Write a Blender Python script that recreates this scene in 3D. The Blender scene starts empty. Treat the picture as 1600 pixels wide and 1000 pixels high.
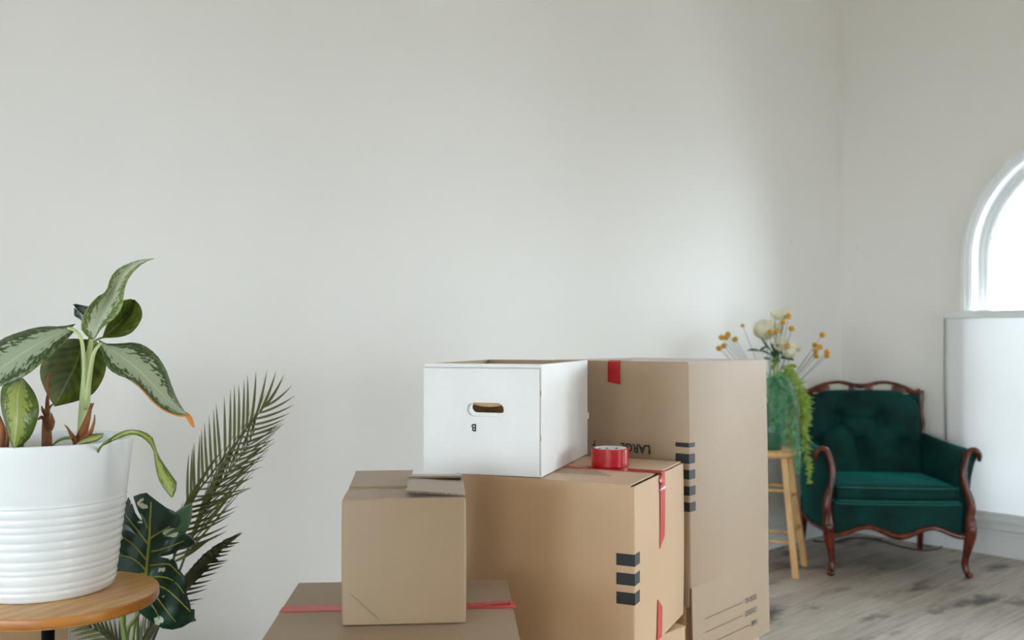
import bpy, bmesh, math, random
from mathutils import Vector, Matrix

# ------------------------------------------------------------------ camera, sky, exposure
FPX, CX, HY, CAMH = 1450.0, 800.0, 530.0, 1.2
_c, _s = 0.75, 0.661
_n = math.hypot(_c, _s); _c /= _n; _s /= _n          # room axes against the camera's axes
scn = bpy.context.scene
C = scn.collection
cam_data = bpy.data.cameras.new('camera')
cam = bpy.data.objects.new('camera', cam_data); C.objects.link(cam)
cam_data.sensor_width = 36.0
cam_data.lens = 36.0 * FPX / 1600.0
cam_data.shift_y = (HY - 500.0) / 1600.0
cam.location = (0, 0, CAMH)
cam.rotation_euler = (math.pi / 2, 0, -math.atan2(_s, _c))
cam_data.clip_start = 0.05
cam_data.dof.use_dof = True
cam_data.dof.focus_distance = 2.15
cam_data.dof.aperture_fstop = 3.2
scn.camera = cam

SKY_STRENGTH = 18.0
world = bpy.data.worlds.new('world'); scn.world = world
world.use_nodes = True
bg = world.node_tree.nodes['Background']
bg.inputs['Color'].default_value = (0.77, 0.905, 1.0, 1)
bg.inputs['Strength'].default_value = SKY_STRENGTH

vs = scn.view_settings
vs.view_transform = 'Standard'; vs.look = 'None'; vs.gamma = 1.0; vs.use_curve_mapping = False
vs.exposure = 0.0
try:
    scn.cycles.max_bounces = 10; scn.cycles.diffuse_bounces = 8
    scn.cycles.sample_clamp_indirect = 6.0
except Exception:
    pass

# room extents (x along the long wall, y towards it)
XR, YB, XL, YF, ZC = 5.43, 3.02, -4.3, -5.6, 3.5
WIN_R = [1.602, -0.40, -2.40, -4.40]           # window centres along the right wall (y)
WIN_F = [3.0]                           # window centre along the wall behind the camera (x)
WIN_L = [1.3, -0.8, -3.4]              # window centres along the left wall (y)
R_OPEN, Z_SPRING, Z_SILL = 0.63, 1.66, 0.22

def portal(loc, rot, sx, sy):
    l = bpy.data.lights.new('window_portal', 'AREA'); l.shape = 'RECTANGLE'; l.size = sx; l.size_y = sy
    l.cycles.is_portal = True
    o = bpy.data.objects.new('window_portal', l); C.objects.link(o); o.location = loc; o.rotation_euler = rot
zc, zh = (Z_SILL + Z_SPRING + R_OPEN) / 2, Z_SPRING + R_OPEN - Z_SILL
for yc in WIN_R: portal((XR + 0.17, yc, zc), (0, math.pi / 2, 0), zh, 2 * R_OPEN)
for yc in WIN_L: portal((XL - 0.23, yc, zc), (0, -math.pi / 2, 0), zh, 2 * R_OPEN)
for xc in WIN_F: portal((xc, YF - 0.23, zc), (math.pi / 2, 0, 0), 2 * R_OPEN, zh)

# ------------------------------------------------------------------ helpers
random.seed(7)
def W(X, Z, z=0.0):
    """camera-floor coordinates (right, forward) to the room"""
    return Vector((_c * X + _s * Z, -_s * X + _c * Z, z))
def at(px, py, d):
    return W((px - CX) / FPX * d, d, CAMH - (py - HY) / FPX * d)
def ang(X, Z):
    v = W(X, Z); return math.atan2(v.y, v.x)
def lin(c):
    c = c / 255.0
    return c / 12.92 if c <= 0.04045 else ((c + 0.055) / 1.055) ** 2.4
def rgb(r, g, b): return (lin(r), lin(g), lin(b), 1.0)

def mesh_obj(name, verts, faces, mat, parent=None, smooth=False, uvs=None):
    me = bpy.data.meshes.new(name)
    me.from_pydata([tuple(v) for v in verts], [], faces)
    if uvs:
        ul = me.uv_layers.new(name='UVMap')
        for lp in me.loops: ul.data[lp.index].uv = uvs[lp.vertex_index]
    if smooth: me.polygons.foreach_set('use_smooth', [True] * len(me.polygons))
    me.update()
    return link(name, me, mat, parent)
def link(name, me, mat, parent=None):
    o = bpy.data.objects.new(name, me); C.objects.link(o)
    if mat and not me.materials: me.materials.append(mat)
    if parent: o.parent = parent
    return o
def bm_obj(name, bm, mat, parent=None, smooth=False):
    bmesh.ops.recalc_face_normals(bm, faces=bm.faces)
    me = bpy.data.meshes.new(name); bm.to_mesh(me); bm.free()
    if smooth: me.polygons.foreach_set('use_smooth', [True] * len(me.polygons))
    return link(name, me, mat, parent)
def empty(name, loc, rz=0.0):
    o = bpy.data.objects.new(name, None); C.objects.link(o)
    o.empty_display_size = 0.05
    o.location = loc; o.rotation_euler = (0, 0, rz)
    return o
def tag(o, label, cat, group=None):
    o['label'] = label; o['category'] = cat
    if group: o['group'] = group
    return o
def structure(o): o['kind'] = 'structure'; return o

def add_box(bm, x0, x1, y0, y1, z0, z1, bevel=0.0, seg=2):
    g = bmesh.ops.create_cube(bm, size=1.0)
    for v in g['verts']:
        v.co = Vector(((x0 + x1) / 2 + v.co.x * (x1 - x0), (y0 + y1) / 2 + v.co.y * (y1 - y0), (z0 + z1) / 2 + v.co.z * (z1 - z0)))
    if bevel > 0:
        es = list({e for v in g['verts'] for e in v.link_edges})
        bmesh.ops.bevel(bm, geom=es, offset=bevel, segments=seg, affect='EDGES', profile=0.5)
def box(name, x0, x1, y0, y1, z0, z1, mat, parent=None, bevel=0.0, seg=2, smooth=False):
    bm = bmesh.new(); add_box(bm, x0, x1, y0, y1, z0, z1, bevel, seg)
    return bm_obj(name, bm, mat, parent, smooth)

def cr(pts, n):
    """Catmull-Rom resample to n points, even in arc length"""
    P = [Vector(p) for p in pts]
    if len(P) == 2: return [P[0].lerp(P[1], i / (n - 1)) for i in range(n)]
    ext = [P[0] * 2 - P[1]] + P + [P[-1] * 2 - P[-2]]
    fine = []
    for i in range(1, len(ext) - 2):
        a, b, c, d = ext[i - 1:i + 3]
        for k in range(10):
            t = k / 10
            fine.append(0.5 * ((2 * b) + (c - a) * t + (2 * a - 5 * b + 4 * c - d) * t * t + (3 * b - a - 3 * c + d) * t ** 3))
    fine.append(P[-1].copy())
    L = [0.0]
    for i in range(1, len(fine)): L.append(L[-1] + (fine[i] - fine[i - 1]).length)
    out, j = [], 0
    for i in range(n):
        s = L[-1] * i / (n - 1)
        while j < len(L) - 2 and L[j + 1] < s: j += 1
        seg = L[j + 1] - L[j]
        out.append(fine[j].lerp(fine[j + 1], 0 if seg < 1e-9 else min(1, (s - L[j]) / seg)))
    return out
def interp(vals, t):
    x = t * (len(vals) - 1); i = min(int(x), len(vals) - 2); return vals[i] + (vals[i + 1] - vals[i]) * (x - i)

def tube_geo(path, radii, seg=8, n=None, squash=1.0, caps=True):
    n = n or max(6, len(path) * 3)
    P = cr(path, n)
    verts, faces = [], []
    up = Vector((0, 0, 1))
    t0 = (P[1] - P[0]).normalized()
    if abs(t0.dot(up)) > 0.95: up = Vector((0, 1, 0))
    for i, p in enumerate(P):
        t = (P[min(i + 1, n - 1)] - P[max(i - 1, 0)])
        t = t.normalized() if t.length > 1e-9 else t0
        a = up - t * up.dot(t)
        a = a.normalized() if a.length > 1e-6 else Vector((1, 0, 0))
        b = t.cross(a); up = a
        r = interp(radii, i / (n - 1)) if len(radii) > 1 else radii[0]
        for k in range(seg):
            q = 2 * math.pi * k / seg
            verts.append(p + a * math.cos(q) * r + b * math.sin(q) * r * squash)
    for i in range(n - 1):
        for k in range(seg):
            k2 = (k + 1) % seg
            faces.append((i * seg + k, i * seg + k2, (i + 1) * seg + k2, (i + 1) * seg + k))
    if caps:
        faces.append(tuple(range(seg - 1, -1, -1)))
        faces.append(tuple((n - 1) * seg + k for k in range(seg)))
    return verts, faces
def tube(name, path, radii, mat, parent=None, seg=8, n=None, squash=1.0, off=None):
    v, f = tube_geo(path, radii, seg, n, squash)
    if off is not None: v = [q - off for q in v]
    return mesh_obj(name, v, f, mat, parent, True)
def join_geo(parts):
    V, F = [], []
    for v, f in parts:
        b = len(V); V += v; F += [tuple(i + b for i in q) for q in f]
    return V, F
def lathe(name, prof, mat, parent=None, seg=48, close=False, center=(0, 0)):
    V, F = [], []
    for r, z in prof:
        for k in range(seg):
            a = 2 * math.pi * k / seg
            V.append((center[0] + r * math.cos(a), center[1] + r * math.sin(a), z))
    m = len(prof)
    for i in range(m - 1):
        for k in range(seg):
            k2 = (k + 1) % seg
            F.append((i * seg + k, i * seg + k2, (i + 1) * seg + k2, (i + 1) * seg + k))
    if prof[0][0] > 1e-4: F.append(tuple(range(seg - 1, -1, -1)))
    if prof[-1][0] > 1e-4 and not close: F.append(tuple((m - 1) * seg + k for k in range(seg)))
    return mesh_obj(name, V, F, mat, parent, True)
def autosmooth(o, deg=35):
    me = o.data
    me.polygons.foreach_set('use_smooth', [True] * len(me.polygons))
    try: me.set_sharp_from_angle(angle=math.radians(deg))
    except Exception: pass
    return o

_dg_scene = scn
def text_geo(body, size, bold=0.0):
    cu = bpy.data.curves.new('lettering', 'FONT'); cu.body = body; cu.size = size; cu.offset = bold
    cu.align_x = 'LEFT'; cu.resolution_u = 3
    o = bpy.data.objects.new('lettering', cu); C.objects.link(o)
    dg = bpy.context.evaluated_depsgraph_get()
    me = bpy.data.meshes.new_from_object(o.evaluated_get(dg))
    V = [v.co.copy() for v in me.vertices]; F = [tuple(p.vertices) for p in me.polygons]
    bpy.data.objects.remove(o); bpy.data.curves.remove(cu); bpy.data.meshes.remove(me)
    return V, F

# ------------------------------------------------------------------ materials
class N:
    def __init__(self, name):
        self.m = bpy.data.materials.new(name); self.m.use_nodes = True
        self.t = self.m.node_tree; self.b = self.t.nodes['Principled BSDF']
        self.out = self.t.nodes['Material Output']
    def n(self, typ, **kw):
        x = self.t.nodes.new(typ)
        for k, v in kw.items():
            if k in x.inputs: x.inputs[k].default_value = v
            else: setattr(x, k, v)
        return x
    def l(self, a, b): self.t.links.new(a, b)
    def set(self, **kw):
        for k, v in kw.items(): self.b.inputs[k.replace('_', ' ')].default_value = v
        return self
    def coords(self, kind='Object', scale=(1, 1, 1), rot=(0, 0, 0)):
        tc = self.n('ShaderNodeTexCoord'); mp = self.n('ShaderNodeMapping')
        mp.inputs['Scale'].default_value = scale; mp.inputs['Rotation'].default_value = rot
        self.l(tc.outputs[kind], mp.inputs['Vector']); return mp.outputs['Vector']
    def noise(self, vec, scale, detail=3.0, rough=0.5):
        x = self.n('ShaderNodeTexNoise'); x.inputs['Scale'].default_value = scale
        x.inputs['Detail'].default_value = detail; x.inputs['Roughness'].default_value = rough
        if vec is not None: self.l(vec, x.inputs['Vector'])
        return x.outputs['Fac']
    def ramp(self, fac, stops):
        r = self.n('ShaderNodeValToRGB'); e = r.color_ramp.elements
        while len(e) < len(stops): e.new(0.5)
        for i, (p, c) in enumerate(stops): e[i].position = p; e[i].color = c
        self.l(fac, r.inputs['Fac']); return r.outputs['Color']
    def mix(self, fac, a, b, blend='MIX'):
        x = self.n('ShaderNodeMix'); x.data_type = 'RGBA'; x.blend_type = blend
        for v, i in ((fac, 0), (a, 6), (b, 7)):
            if isinstance(v, (int, float)): x.inputs[i].default_value = v
            elif isinstance(v, tuple): x.inputs[i].default_value = v
            else: self.l(v, x.inputs[i])
        return x.outputs[2]
    def math(self, op, a, b=0.0):
        x = self.n('ShaderNodeMath'); x.operation = op
        for v, i in ((a, 0), (b, 1)):
            if isinstance(v, (int, float)): x.inputs[i].default_value = v
            else: self.l(v, x.inputs[i])
        return x.outputs[0]
    def bump(self, h, strength=0.2, dist=0.01):
        x = self.n('ShaderNodeBump'); x.inputs['Strength'].default_value = strength; x.inputs['Distance'].default_value = dist
        self.l(h, x.inputs['Height']); self.l(x.outputs['Normal'], self.b.inputs['Normal'])
    def color(self, c): self.l(c, self.b.inputs['Base Color'])

def plain(name, col, rough=0.5, **kw):
    k = N(name); k.set(Base_Color=col, Roughness=rough, **kw)
    v = k.coords('Object'); f = k.noise(v, 9.0, 3)
    k.color(k.mix(f, tuple(min(1, c * 0.94) for c in col[:3]) + (1,), tuple(min(1, c * 1.05) for c in col[:3]) + (1,)))
    return k.m

def wall_mat():
    k = N('wall_paint'); k.set(Roughness=0.85)
    v = k.coords('Object')
    f1 = k.noise(v, 0.8, 4, 0.6)
    c = k.ramp(f1, [(0.3, (0.79, 0.765, 0.725, 1)), (0.7, (0.82, 0.795, 0.76, 1))])
    vo = k.n('ShaderNodeTexVoronoi'); vo.inputs['Scale'].default_value = 1.7; k.l(v, vo.inputs['Vector'])
    w = k.noise(v, 30.0, 2)
    d = k.math('ADD', vo.outputs['Distance'], k.math('MULTIPLY', w, 0.03))
    spot = k.ramp(d, [(0.028, (1, 1, 1, 1)), (0.04, (0, 0, 0, 1))])
    k.color(k.mix(k.math('MULTIPLY', spot, 0.13), c, (0.3, 0.29, 0.27, 1)))
    k.bump(k.noise(v, 60.0, 4), 0.08, 0.004)
    return k.m
M_WALL = wall_mat()
M_CEIL = plain('ceiling_paint', (0.80, 0.73, 0.64, 1), 0.9)
M_TRIM = plain('trim_paint', (0.74, 0.75, 0.745, 1), 0.4)
M_GROUND = plain('outdoor_paving', (0.35, 0.34, 0.32, 1), 0.9)

def plank_mat():
    k = N('weathered_plank'); k.set(Roughness=0.55)
    oi = k.n('ShaderNodeObjectInfo')
    g = k.n('ShaderNodeNewGeometry')
    mp = k.n('ShaderNodeMapping'); mp.inputs['Scale'].default_value = (1.2, 14, 1); k.l(g.outputs['Position'], mp.inputs['Vector'])
    grain = k.noise(mp.outputs['Vector'], 3.0, 6, 0.65)
    base = k.ramp(grain, [(0.25, rgb(140, 128, 116)), (0.5, rgb(182, 172, 162)), (0.8, rgb(206, 198, 190))])
    tone = k.math('MULTIPLY_ADD', oi.outputs['Random'], 0.35)
    tone.node.inputs[2].default_value = 0.42
    base = k.mix(0.22, base, k.ramp(oi.outputs['Random'], [(0, rgb(100, 88, 76)), (1, rgb(185, 178, 168))]))
    mp2 = k.n('ShaderNodeMapping'); mp2.inputs['Scale'].default_value = (1.0, 2.0, 1); k.l(g.outputs['Position'], mp2.inputs['Vector'])
    st = k.noise(mp2.outputs['Vector'], 2.1, 5, 0.6)
    stain = k.ramp(st, [(0.54, (0, 0, 0, 1)), (0.66, (1, 1, 1, 1))])
    k.color(k.mix(k.math('MULTIPLY', stain, 0.85), base, rgb(58, 52, 46)))
    k.bump(grain, 0.25, 0.004)
    return k.m
M_PLANK = plank_mat()
M_SUBFLOOR = plain('subfloor', rgb(45, 38, 32), 0.9)

def card_mat(name, col, rot=(0, 0, 0), lines=0.05, rough=0.5):
    k = N(name); k.set(Roughness=rough, Specular_IOR_Level=0.6, Sheen_Weight=0.12, Sheen_Roughness=0.3)
    v = k.coords('Object', rot=rot)
    f = k.noise(v, 6.0, 4, 0.55)
    fine = k.noise(v, 420.0, 2, 0.6)
    wv = k.n('ShaderNodeTexWave'); wv.wave_type = 'BANDS'; wv.bands_direction = 'DIAGONAL'
    wv.inputs['Scale'].default_value = 28.0; wv.inputs['Distortion'].default_value = 0.6
    mp = k.n('ShaderNodeMapping'); mp.inputs['Scale'].default_value = (1, 1, 0.0); k.l(v, mp.inputs['Vector'])
    k.l(mp.outputs['Vector'], wv.inputs['Vector'])
    d = tuple(c * 0.9 for c in col[:3]) + (1,); b = tuple(min(1, c * 1.08) for c in col[:3]) + (1,)
    c = k.mix(f, d, b)
    c = k.mix(k.math('MULTIPLY', wv.outputs['Fac'], lines), c, tuple(q * 0.78 for q in col[:3]) + (1,))
    c = k.mix(k.math('MULTIPLY', k.ramp(fine, [(0.5, (0, 0, 0, 1)), (0.75, (1, 1, 1, 1))]), 0.22), c, tuple(q * 0.7 for q in col[:3]) + (1,))
    k.color(c)
    k.bump(wv.outputs['Fac'], 0.05, 0.002)
    return k.m
CARD = (0.54, 0.34, 0.185, 1)
M_CARD = card_mat('cardboard', CARD)
M_CARD2 = card_mat('cardboard_greyer', (0.36, 0.243, 0.145, 1))
M_CARD3 = card_mat('cardboard_dull', (0.31, 0.205, 0.115, 1))
M_CARDIN = card_mat('cardboard_inside', (0.40, 0.27, 0.155, 1))
M_CARDEDGE = card_mat('cardboard_cut_edge', (0.20, 0.135, 0.08, 1), lines=0.6)
M_WHITECARD = card_mat('white_card', (0.80, 0.785, 0.765, 1), lines=0.01)
M_INK = plain('black_ink', rgb(34, 34, 34), 0.6)
M_INKGREY = plain('grey_ink', rgb(96, 88, 80), 0.7)
def tape_mat(name, col, rough):
    k = N(name); k.set(Base_Color=col, Roughness=rough)
    v = k.coords('Object'); f = k.noise(v, 40.0, 3)
    k.color(k.mix(f, tuple(c * 0.8 for c in col[:3]) + (1,), col)); k.bump(f, 0.15, 0.002)
    return k.m
M_TAPE = tape_mat('red_tape', rgb(180, 8, 22), 0.22)
M_TAPEPALE = tape_mat('red_tape_stuck_down', rgb(205, 66, 64), 0.35)
M_CORE = plain('tape_core_card', rgb(232, 230, 226), 0.7)

def wood_mat(name, a, b, scale=(2, 18, 2), rough=0.4, ns=3.0):
    k = N(name); k.set(Roughness=rough)
    v = k.coords('Object', scale=scale); f = k.noise(v, ns, 5, 0.6)
    k.color(k.ramp(f, [(0.3, a), (0.7, b)])); k.bump(f, 0.06, 0.003)
    return k.m
M_OAK = wood_mat('table_wood', rgb(172, 120, 62), rgb(214, 170, 108), rough=0.3)
M_OAKEDGE = wood_mat('table_edge_wood', rgb(158, 92, 30), rgb(206, 138, 60), scale=(3, 3, 12), rough=0.35)
M_PINE = wood_mat('pale_stool_wood', rgb(196, 148, 90), rgb(226, 188, 132), scale=(10, 10, 2), rough=0.45)
M_MAHOG = wood_mat('mahogany', rgb(44, 14, 7), rgb(112, 46, 22), scale=(8, 8, 3), rough=0.2)
M_BLACK = plain('black_metal', rgb(24, 24, 25), 0.4, Metallic=0.6)
M_CABLE = plain('black_rubber', rgb(26, 25, 24), 0.5)
M_POT = plain('white_glazed_pot', rgb(236, 238, 238), 0.22)
M_POTDARK = plain('grey_planter', rgb(120, 116, 110), 0.6)
M_SOIL = plain('potting_soil', rgb(52, 40, 32), 0.95)
M_BARK = wood_mat('brown_sheath', rgb(70, 38, 18), rgb(168, 104, 52), scale=(6, 6, 2), rough=0.7, ns=9)
M_STEM = plain('pale_green_stem', rgb(188, 200, 140), 0.45)
M_PETIOLE = plain('green_petiole', rgb(104, 124, 52), 0.45)

def leaf_silver(name, pale, dark, edge):
    k = N(name); k.set(Roughness=0.38)
    uv = k.n('ShaderNodeUVMap'); sx = k.n('ShaderNodeSeparateXYZ'); k.l(uv.outputs['UV'], sx.inputs[0])
    dist = k.math('MULTIPLY', k.math('ABSOLUTE', k.math('SUBTRACT', sx.outputs[0], 0.5)), 2.0)
    mp = k.n('ShaderNodeMapping'); mp.inputs['Scale'].default_value = (5, 11, 1)
    sk = k.n('ShaderNodeCombineXYZ'); k.l(sx.outputs[0], sk.inputs[0])
    k.l(k.math('SUBTRACT', sx.outputs[1], k.math('MULTIPLY', dist, 0.22)), sk.inputs[1]); k.l(sk.outputs[0], mp.inputs['Vector'])
    nz = k.noise(mp.outputs['Vector'], 2.0, 5, 0.6)
    f = k.math('ADD', dist, k.math('MULTIPLY', k.math('SUBTRACT', nz, 0.5), 2.0))
    c = k.ramp(f, [(0.0, pale), (0.50, pale), (0.62, dark), (0.86, dark), (1.0, edge)])
    mid = k.ramp(dist, [(0.0, (1, 1, 1, 1)), (0.05, (0, 0, 0, 1))])
    k.color(k.mix(k.math('MULTIPLY', mid, 0.5), c, rgb(205, 212, 180)))
    k.set(Subsurface_Weight=0.0)
    return k.m
M_LEAF_SILVER = leaf_silver('silver_leaf', rgb(152, 164, 134), rgb(44, 66, 26), rgb(96, 114, 60))
M_LEAF_PALE = leaf_silver('pale_leaf', rgb(190, 198, 170), rgb(92, 112, 52), rgb(130, 146, 84))
M_LEAF_LIME = leaf_silver('lime_leaf', rgb(146, 156, 78), rgb(72, 92, 22), rgb(92, 110, 34))
def leaf_back(name, a, b):
    k = N(name); k.set(Roughness=0.42)
    uv = k.n('ShaderNodeUVMap'); sx = k.n('ShaderNodeSeparateXYZ'); k.l(uv.outputs['UV'], sx.inputs[0])
    dist = k.math('ABSOLUTE', k.math('SUBTRACT', sx.outputs[0], 0.5))
    ph = k.math('SINE', k.math('MULTIPLY', k.math('SUBTRACT', sx.outputs[1], k.math('MULTIPLY', dist, 0.6)), 52.0))
    nz = k.noise(uv.outputs['UV'], 5.0, 3)
    f = k.math('ADD', k.math('MULTIPLY', ph, 0.09), nz)
    c = k.ramp(f, [(0.25, a), (0.8, b)])
    mid = k.ramp(dist, [(0.0, (1, 1, 1, 1)), (0.03, (0, 0, 0, 1))])
    k.color(k.mix(k.math('MULTIPLY', mid, 0.6), c, rgb(160, 168, 96)))
    k.b.inputs['Transmission Weight'].default_value = 0.0
    return k.m
M_LEAF_BACK = leaf_back('leaf_underside', rgb(50, 66, 12), rgb(112, 124, 40))
M_LEAF_DARK = leaf_silver('dark_silver_leaf', rgb(150, 160, 152), rgb(46, 58, 48), rgb(60, 72, 56))
M_ORANGE = plain('dry_orange_edge', rgb(206, 132, 52), 0.6)
def monstera_mat():
    k = N('monstera_leaf'); k.set(Roughness=0.32)
    v = k.coords('Object'); f = k.noise(v, 14.0, 3)
    c = k.ramp(f, [(0.3, rgb(14, 46, 32)), (0.7, rgb(30, 72, 50))])
    vo = k.noise(v, 26.0, 2, 0.4)
    cream = k.ramp(vo, [(0.685, (0, 0, 0, 1)), (0.695, (1, 1, 1, 1))])
    k.color(k.mix(cream, c, rgb(205, 212, 180)))
    return k.m
M_MONSTERA = monstera_mat()
M_VEIN = plain('monstera_vein', rgb(148, 156, 66), 0.45)
M_PALM = plain('palm_leaflet', rgb(92, 96, 44), 0.5)
M_PALM2 = plain('palm_leaflet_dark', rgb(66, 66, 30), 0.55)
M_RACHIS = plain('palm_rachis', rgb(58, 62, 28), 0.5)

def velvet():
    k = N('green_velvet'); k.set(Roughness=0.75)
    v = k.coords('Object'); f = k.noise(v, 7.0, 4, 0.6)
    k.color(k.ramp(f, [(0.3, rgb(0, 36, 33)), (0.7, rgb(0, 60, 55))]))
    k.b.inputs['Sheen Weight'].default_value = 0.8
    k.b.inputs['Sheen Roughness'].default_value = 0.25
    k.b.inputs['Sheen Tint'].default_value = rgb(30, 165, 155)
    k.b.inputs['Specular IOR Level'].default_value = 0.2
    k.bump(k.noise(v, 260.0, 2), 0.1, 0.002)
    return k.m
M_VELVET = velvet()
M_PIPING = plain('velvet_piping', rgb(16, 92, 84), 0.6)

def glass_mat():
    m = bpy.data.materials.new('window_glass'); m.use_nodes = True; t = m.node_tree
    t.nodes.remove(t.nodes['Principled BSDF'])
    tr = t.nodes.new('ShaderNodeBsdfTransparent'); gl = t.nodes.new('ShaderNodeBsdfGlossy'); gl.inputs['Roughness'].default_value = 0.02
    fr = t.nodes.new('ShaderNodeFresnel'); fr.inputs['IOR'].default_value = 1.25
    mx = t.nodes.new('ShaderNodeMixShader'); o = t.nodes['Material Output']
    t.links.new(fr.outputs[0], mx.inputs[0]); t.links.new(tr.outputs[0], mx.inputs[1]); t.links.new(gl.outputs[0], mx.inputs[2]); t.links.new(mx.outputs[0], o.inputs['Surface'])
    return m
M_GLASS = glass_mat()
def shade_mat():
    m = bpy.data.materials.new('shade_fabric'); m.use_nodes = True; t = m.node_tree
    t.nodes.remove(t.nodes['Principled BSDF'])
    d = t.nodes.new('ShaderNodeBsdfDiffuse'); d.inputs['Color'].default_value = (0.82, 0.82, 0.82, 1)
    tr = t.nodes.new('ShaderNodeBsdfTranslucent'); tr.inputs['Color'].default_value = (0.7, 0.7, 0.7, 1)
    tc = t.nodes.new('ShaderNodeTexCoord'); nz = t.nodes.new('ShaderNodeTexNoise'); nz.inputs['Scale'].default_value = 3.0
    mr = t.nodes.new('ShaderNodeMapRange'); mr.inputs['To Min'].default_value = 0.07; mr.inputs['To Max'].default_value = 0.11
    mx = t.nodes.new('ShaderNodeMixShader'); o = t.nodes['Material Output']
    t.links.new(tc.outputs['Object'], nz.inputs['Vector']); t.links.new(nz.outputs['Fac'], mr.inputs['Value']); t.links.new(mr.outputs[0], mx.inputs[0])
    t.links.new(d.outputs[0], mx.inputs[1]); t.links.new(tr.outputs[0], mx.inputs[2]); t.links.new(mx.outputs[0], o.inputs['Surface'])
    return m
M_SHADE = shade_mat()
M_VASE = plain('green_glass', rgb(60, 120, 96), 0.12)
M_YELLOW = plain('yellow_billy_button', rgb(196, 146, 34), 0.8)
M_CREAM = plain('cream_petal', rgb(232, 228, 206), 0.6)
M_FERN = plain('yellow_green_fern', rgb(164, 188, 86), 0.6)
M_FERN2 = plain('blue_green_fern', rgb(122, 182, 138), 0.6)
M_FLSTEM = plain('grey_green_stem', rgb(116, 132, 116), 0.6)
M_DKLEAF = plain('dark_green_leaf', rgb(40, 84, 44), 0.5)

# ------------------------------------------------------------------ the room
def arch_wall(name, pt, lo, hi, centres, th, mat):
    """pt(s, o, z): point along the wall, o outward; arched openings at the centres"""
    V, F = [], []
    def q(*p):
        b = len(V); V.extend(p); F.append(tuple(range(b, b + len(p))))
    NS = 28
    cuts = []
    s = lo
    for c in sorted(centres):
        cuts.append((s, c - R_OPEN, None)); s = c + R_OPEN
        for i in range(NS):
            a0, a1 = math.pi * i / NS, math.pi * (i + 1) / NS
            cuts.append((c - R_OPEN * math.cos(a0), c - R_OPEN * math.cos(a1), (Z_SPRING + R_OPEN * math.sin(a0), Z_SPRING + R_OPEN * math.sin(a1))))
    cuts.append((s, hi, None))
    for o in (0.0, th):
        for s0, s1, ar in cuts:
            if ar is None: q(pt(s0, o, 0), pt(s1, o, 0), pt(s1, o, ZC), pt(s0, o, ZC))
            else:
                q(pt(s0, o, 0), pt(s1, o, 0), pt(s1, o, Z_SILL), pt(s0, o, Z_SILL))
                q(pt(s0, o, ar[0]), pt(s1, o, ar[1]), pt(s1, o, ZC), pt(s0, o, ZC))
    for s0, s1, ar in cuts:
        if ar:
            q(pt(s0, 0, ar[0]), pt(s1, 0, ar[1]), pt(s1, th, ar[1]), pt(s0, th, ar[0]))
            q(pt(s0, 0, Z_SILL), pt(s1, 0, Z_SILL), pt(s1, th, Z_SILL), pt(s0, th, Z_SILL))
    for c in centres:
        for sg in (-1, 1):
            s = c + sg * R_OPEN
            q(pt(s, 0, Z_SILL), pt(s, th, Z_SILL), pt(s, th, Z_SPRING), pt(s, 0, Z_SPRING))
    q(pt(lo, 0, ZC), pt(hi, 0, ZC), pt(hi, th, ZC), pt(lo, th, ZC))
    q(pt(lo, 0, 0), pt(hi, 0, 0), pt(hi, th, 0), pt(lo, th, 0))
    bm = bmesh.new(); vs_ = [bm.verts.new(v) for v in V]
    for f in F: bm.faces.new([vs_[i] for i in f])
    bmesh.ops.remove_doubles(bm, verts=bm.verts, dist=1e-5)
    return structure(bm_obj(name, bm, mat))
P_R = lambda s, o, z: Vector((XR + o, s, z))
P_F = lambda s, o, z: Vector((s, YF - o, z))
arch_wall('wall_right', P_R, YF, YB, WIN_R, 0.16, M_WALL)
arch_wall('wall_front', P_F, XL, XR, WIN_F, 0.22, M_WALL)
structure(box('wall_back', XL, XR + 0.22, YB, YB + 0.2, 0, ZC, M_WALL))
P_L = lambda s, o, z: Vector((XL - o, s, z))
arch_wall('wall_left', P_L, YF - 0.22, YB + 0.2, WIN_L, 0.22, M_WALL)
structure(box('ceiling', XL - 0.2, XR + 0.22, YF - 0.22, YB + 0.2, ZC, ZC + 0.15, M_CEIL))
structure(box('ground', -40, 50, -45, 45, -0.75, -0.7, M_GROUND))

floor = structure(box('floor', XL, XR, YF, YB, -0.12, -0.018, M_SUBFLOOR))
PW = 0.147
lens = [1.7, 2.1, 2.6]
protos = []
for L in lens:
    bm = bmesh.new(); add_box(bm, 0, L - 0.003, 0, PW - 0.003, -0.018, 0.0, 0.0012, 1)
    bmesh.ops.recalc_face_normals(bm, faces=bm.faces)
    me = bpy.data.meshes.new('plank'); bm.to_mesh(me); bm.free(); me.materials.append(M_PLANK); protos.append(me)
endcache = {}
rows = int(math.ceil((YB - YF) / PW))
for r in range(rows):
    y = YB - (r + 1) * PW
    if y < YF: continue
    x = XL; off = random.choice([0.6, 1.1, 1.5])
    first = True
    while x < XR - 0.05:
        L = off if first else random.choice(lens)
        first = False
        if x + L > XR - 0.4: L = XR - x
        key = round(L, 3)
        if L in lens: me = protos[lens.index(L)]
        else:
            if key not in endcache:
                bm = bmesh.new(); add_box(bm, 0, L - 0.003, 0, PW - 0.003, -0.018, 0.0, 0.0012, 1)
                bmesh.ops.recalc_face_normals(bm, faces=bm.faces)
                me = bpy.data.meshes.new('plank'); bm.to_mesh(me); bm.free(); me.materials.append(M_PLANK); endcache[key] = me
            me = endcache[key]
        o = link('plank', me, None, floor); o.location = (x, y, random.uniform(-0.0006, 0.0))
        x += L

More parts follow.
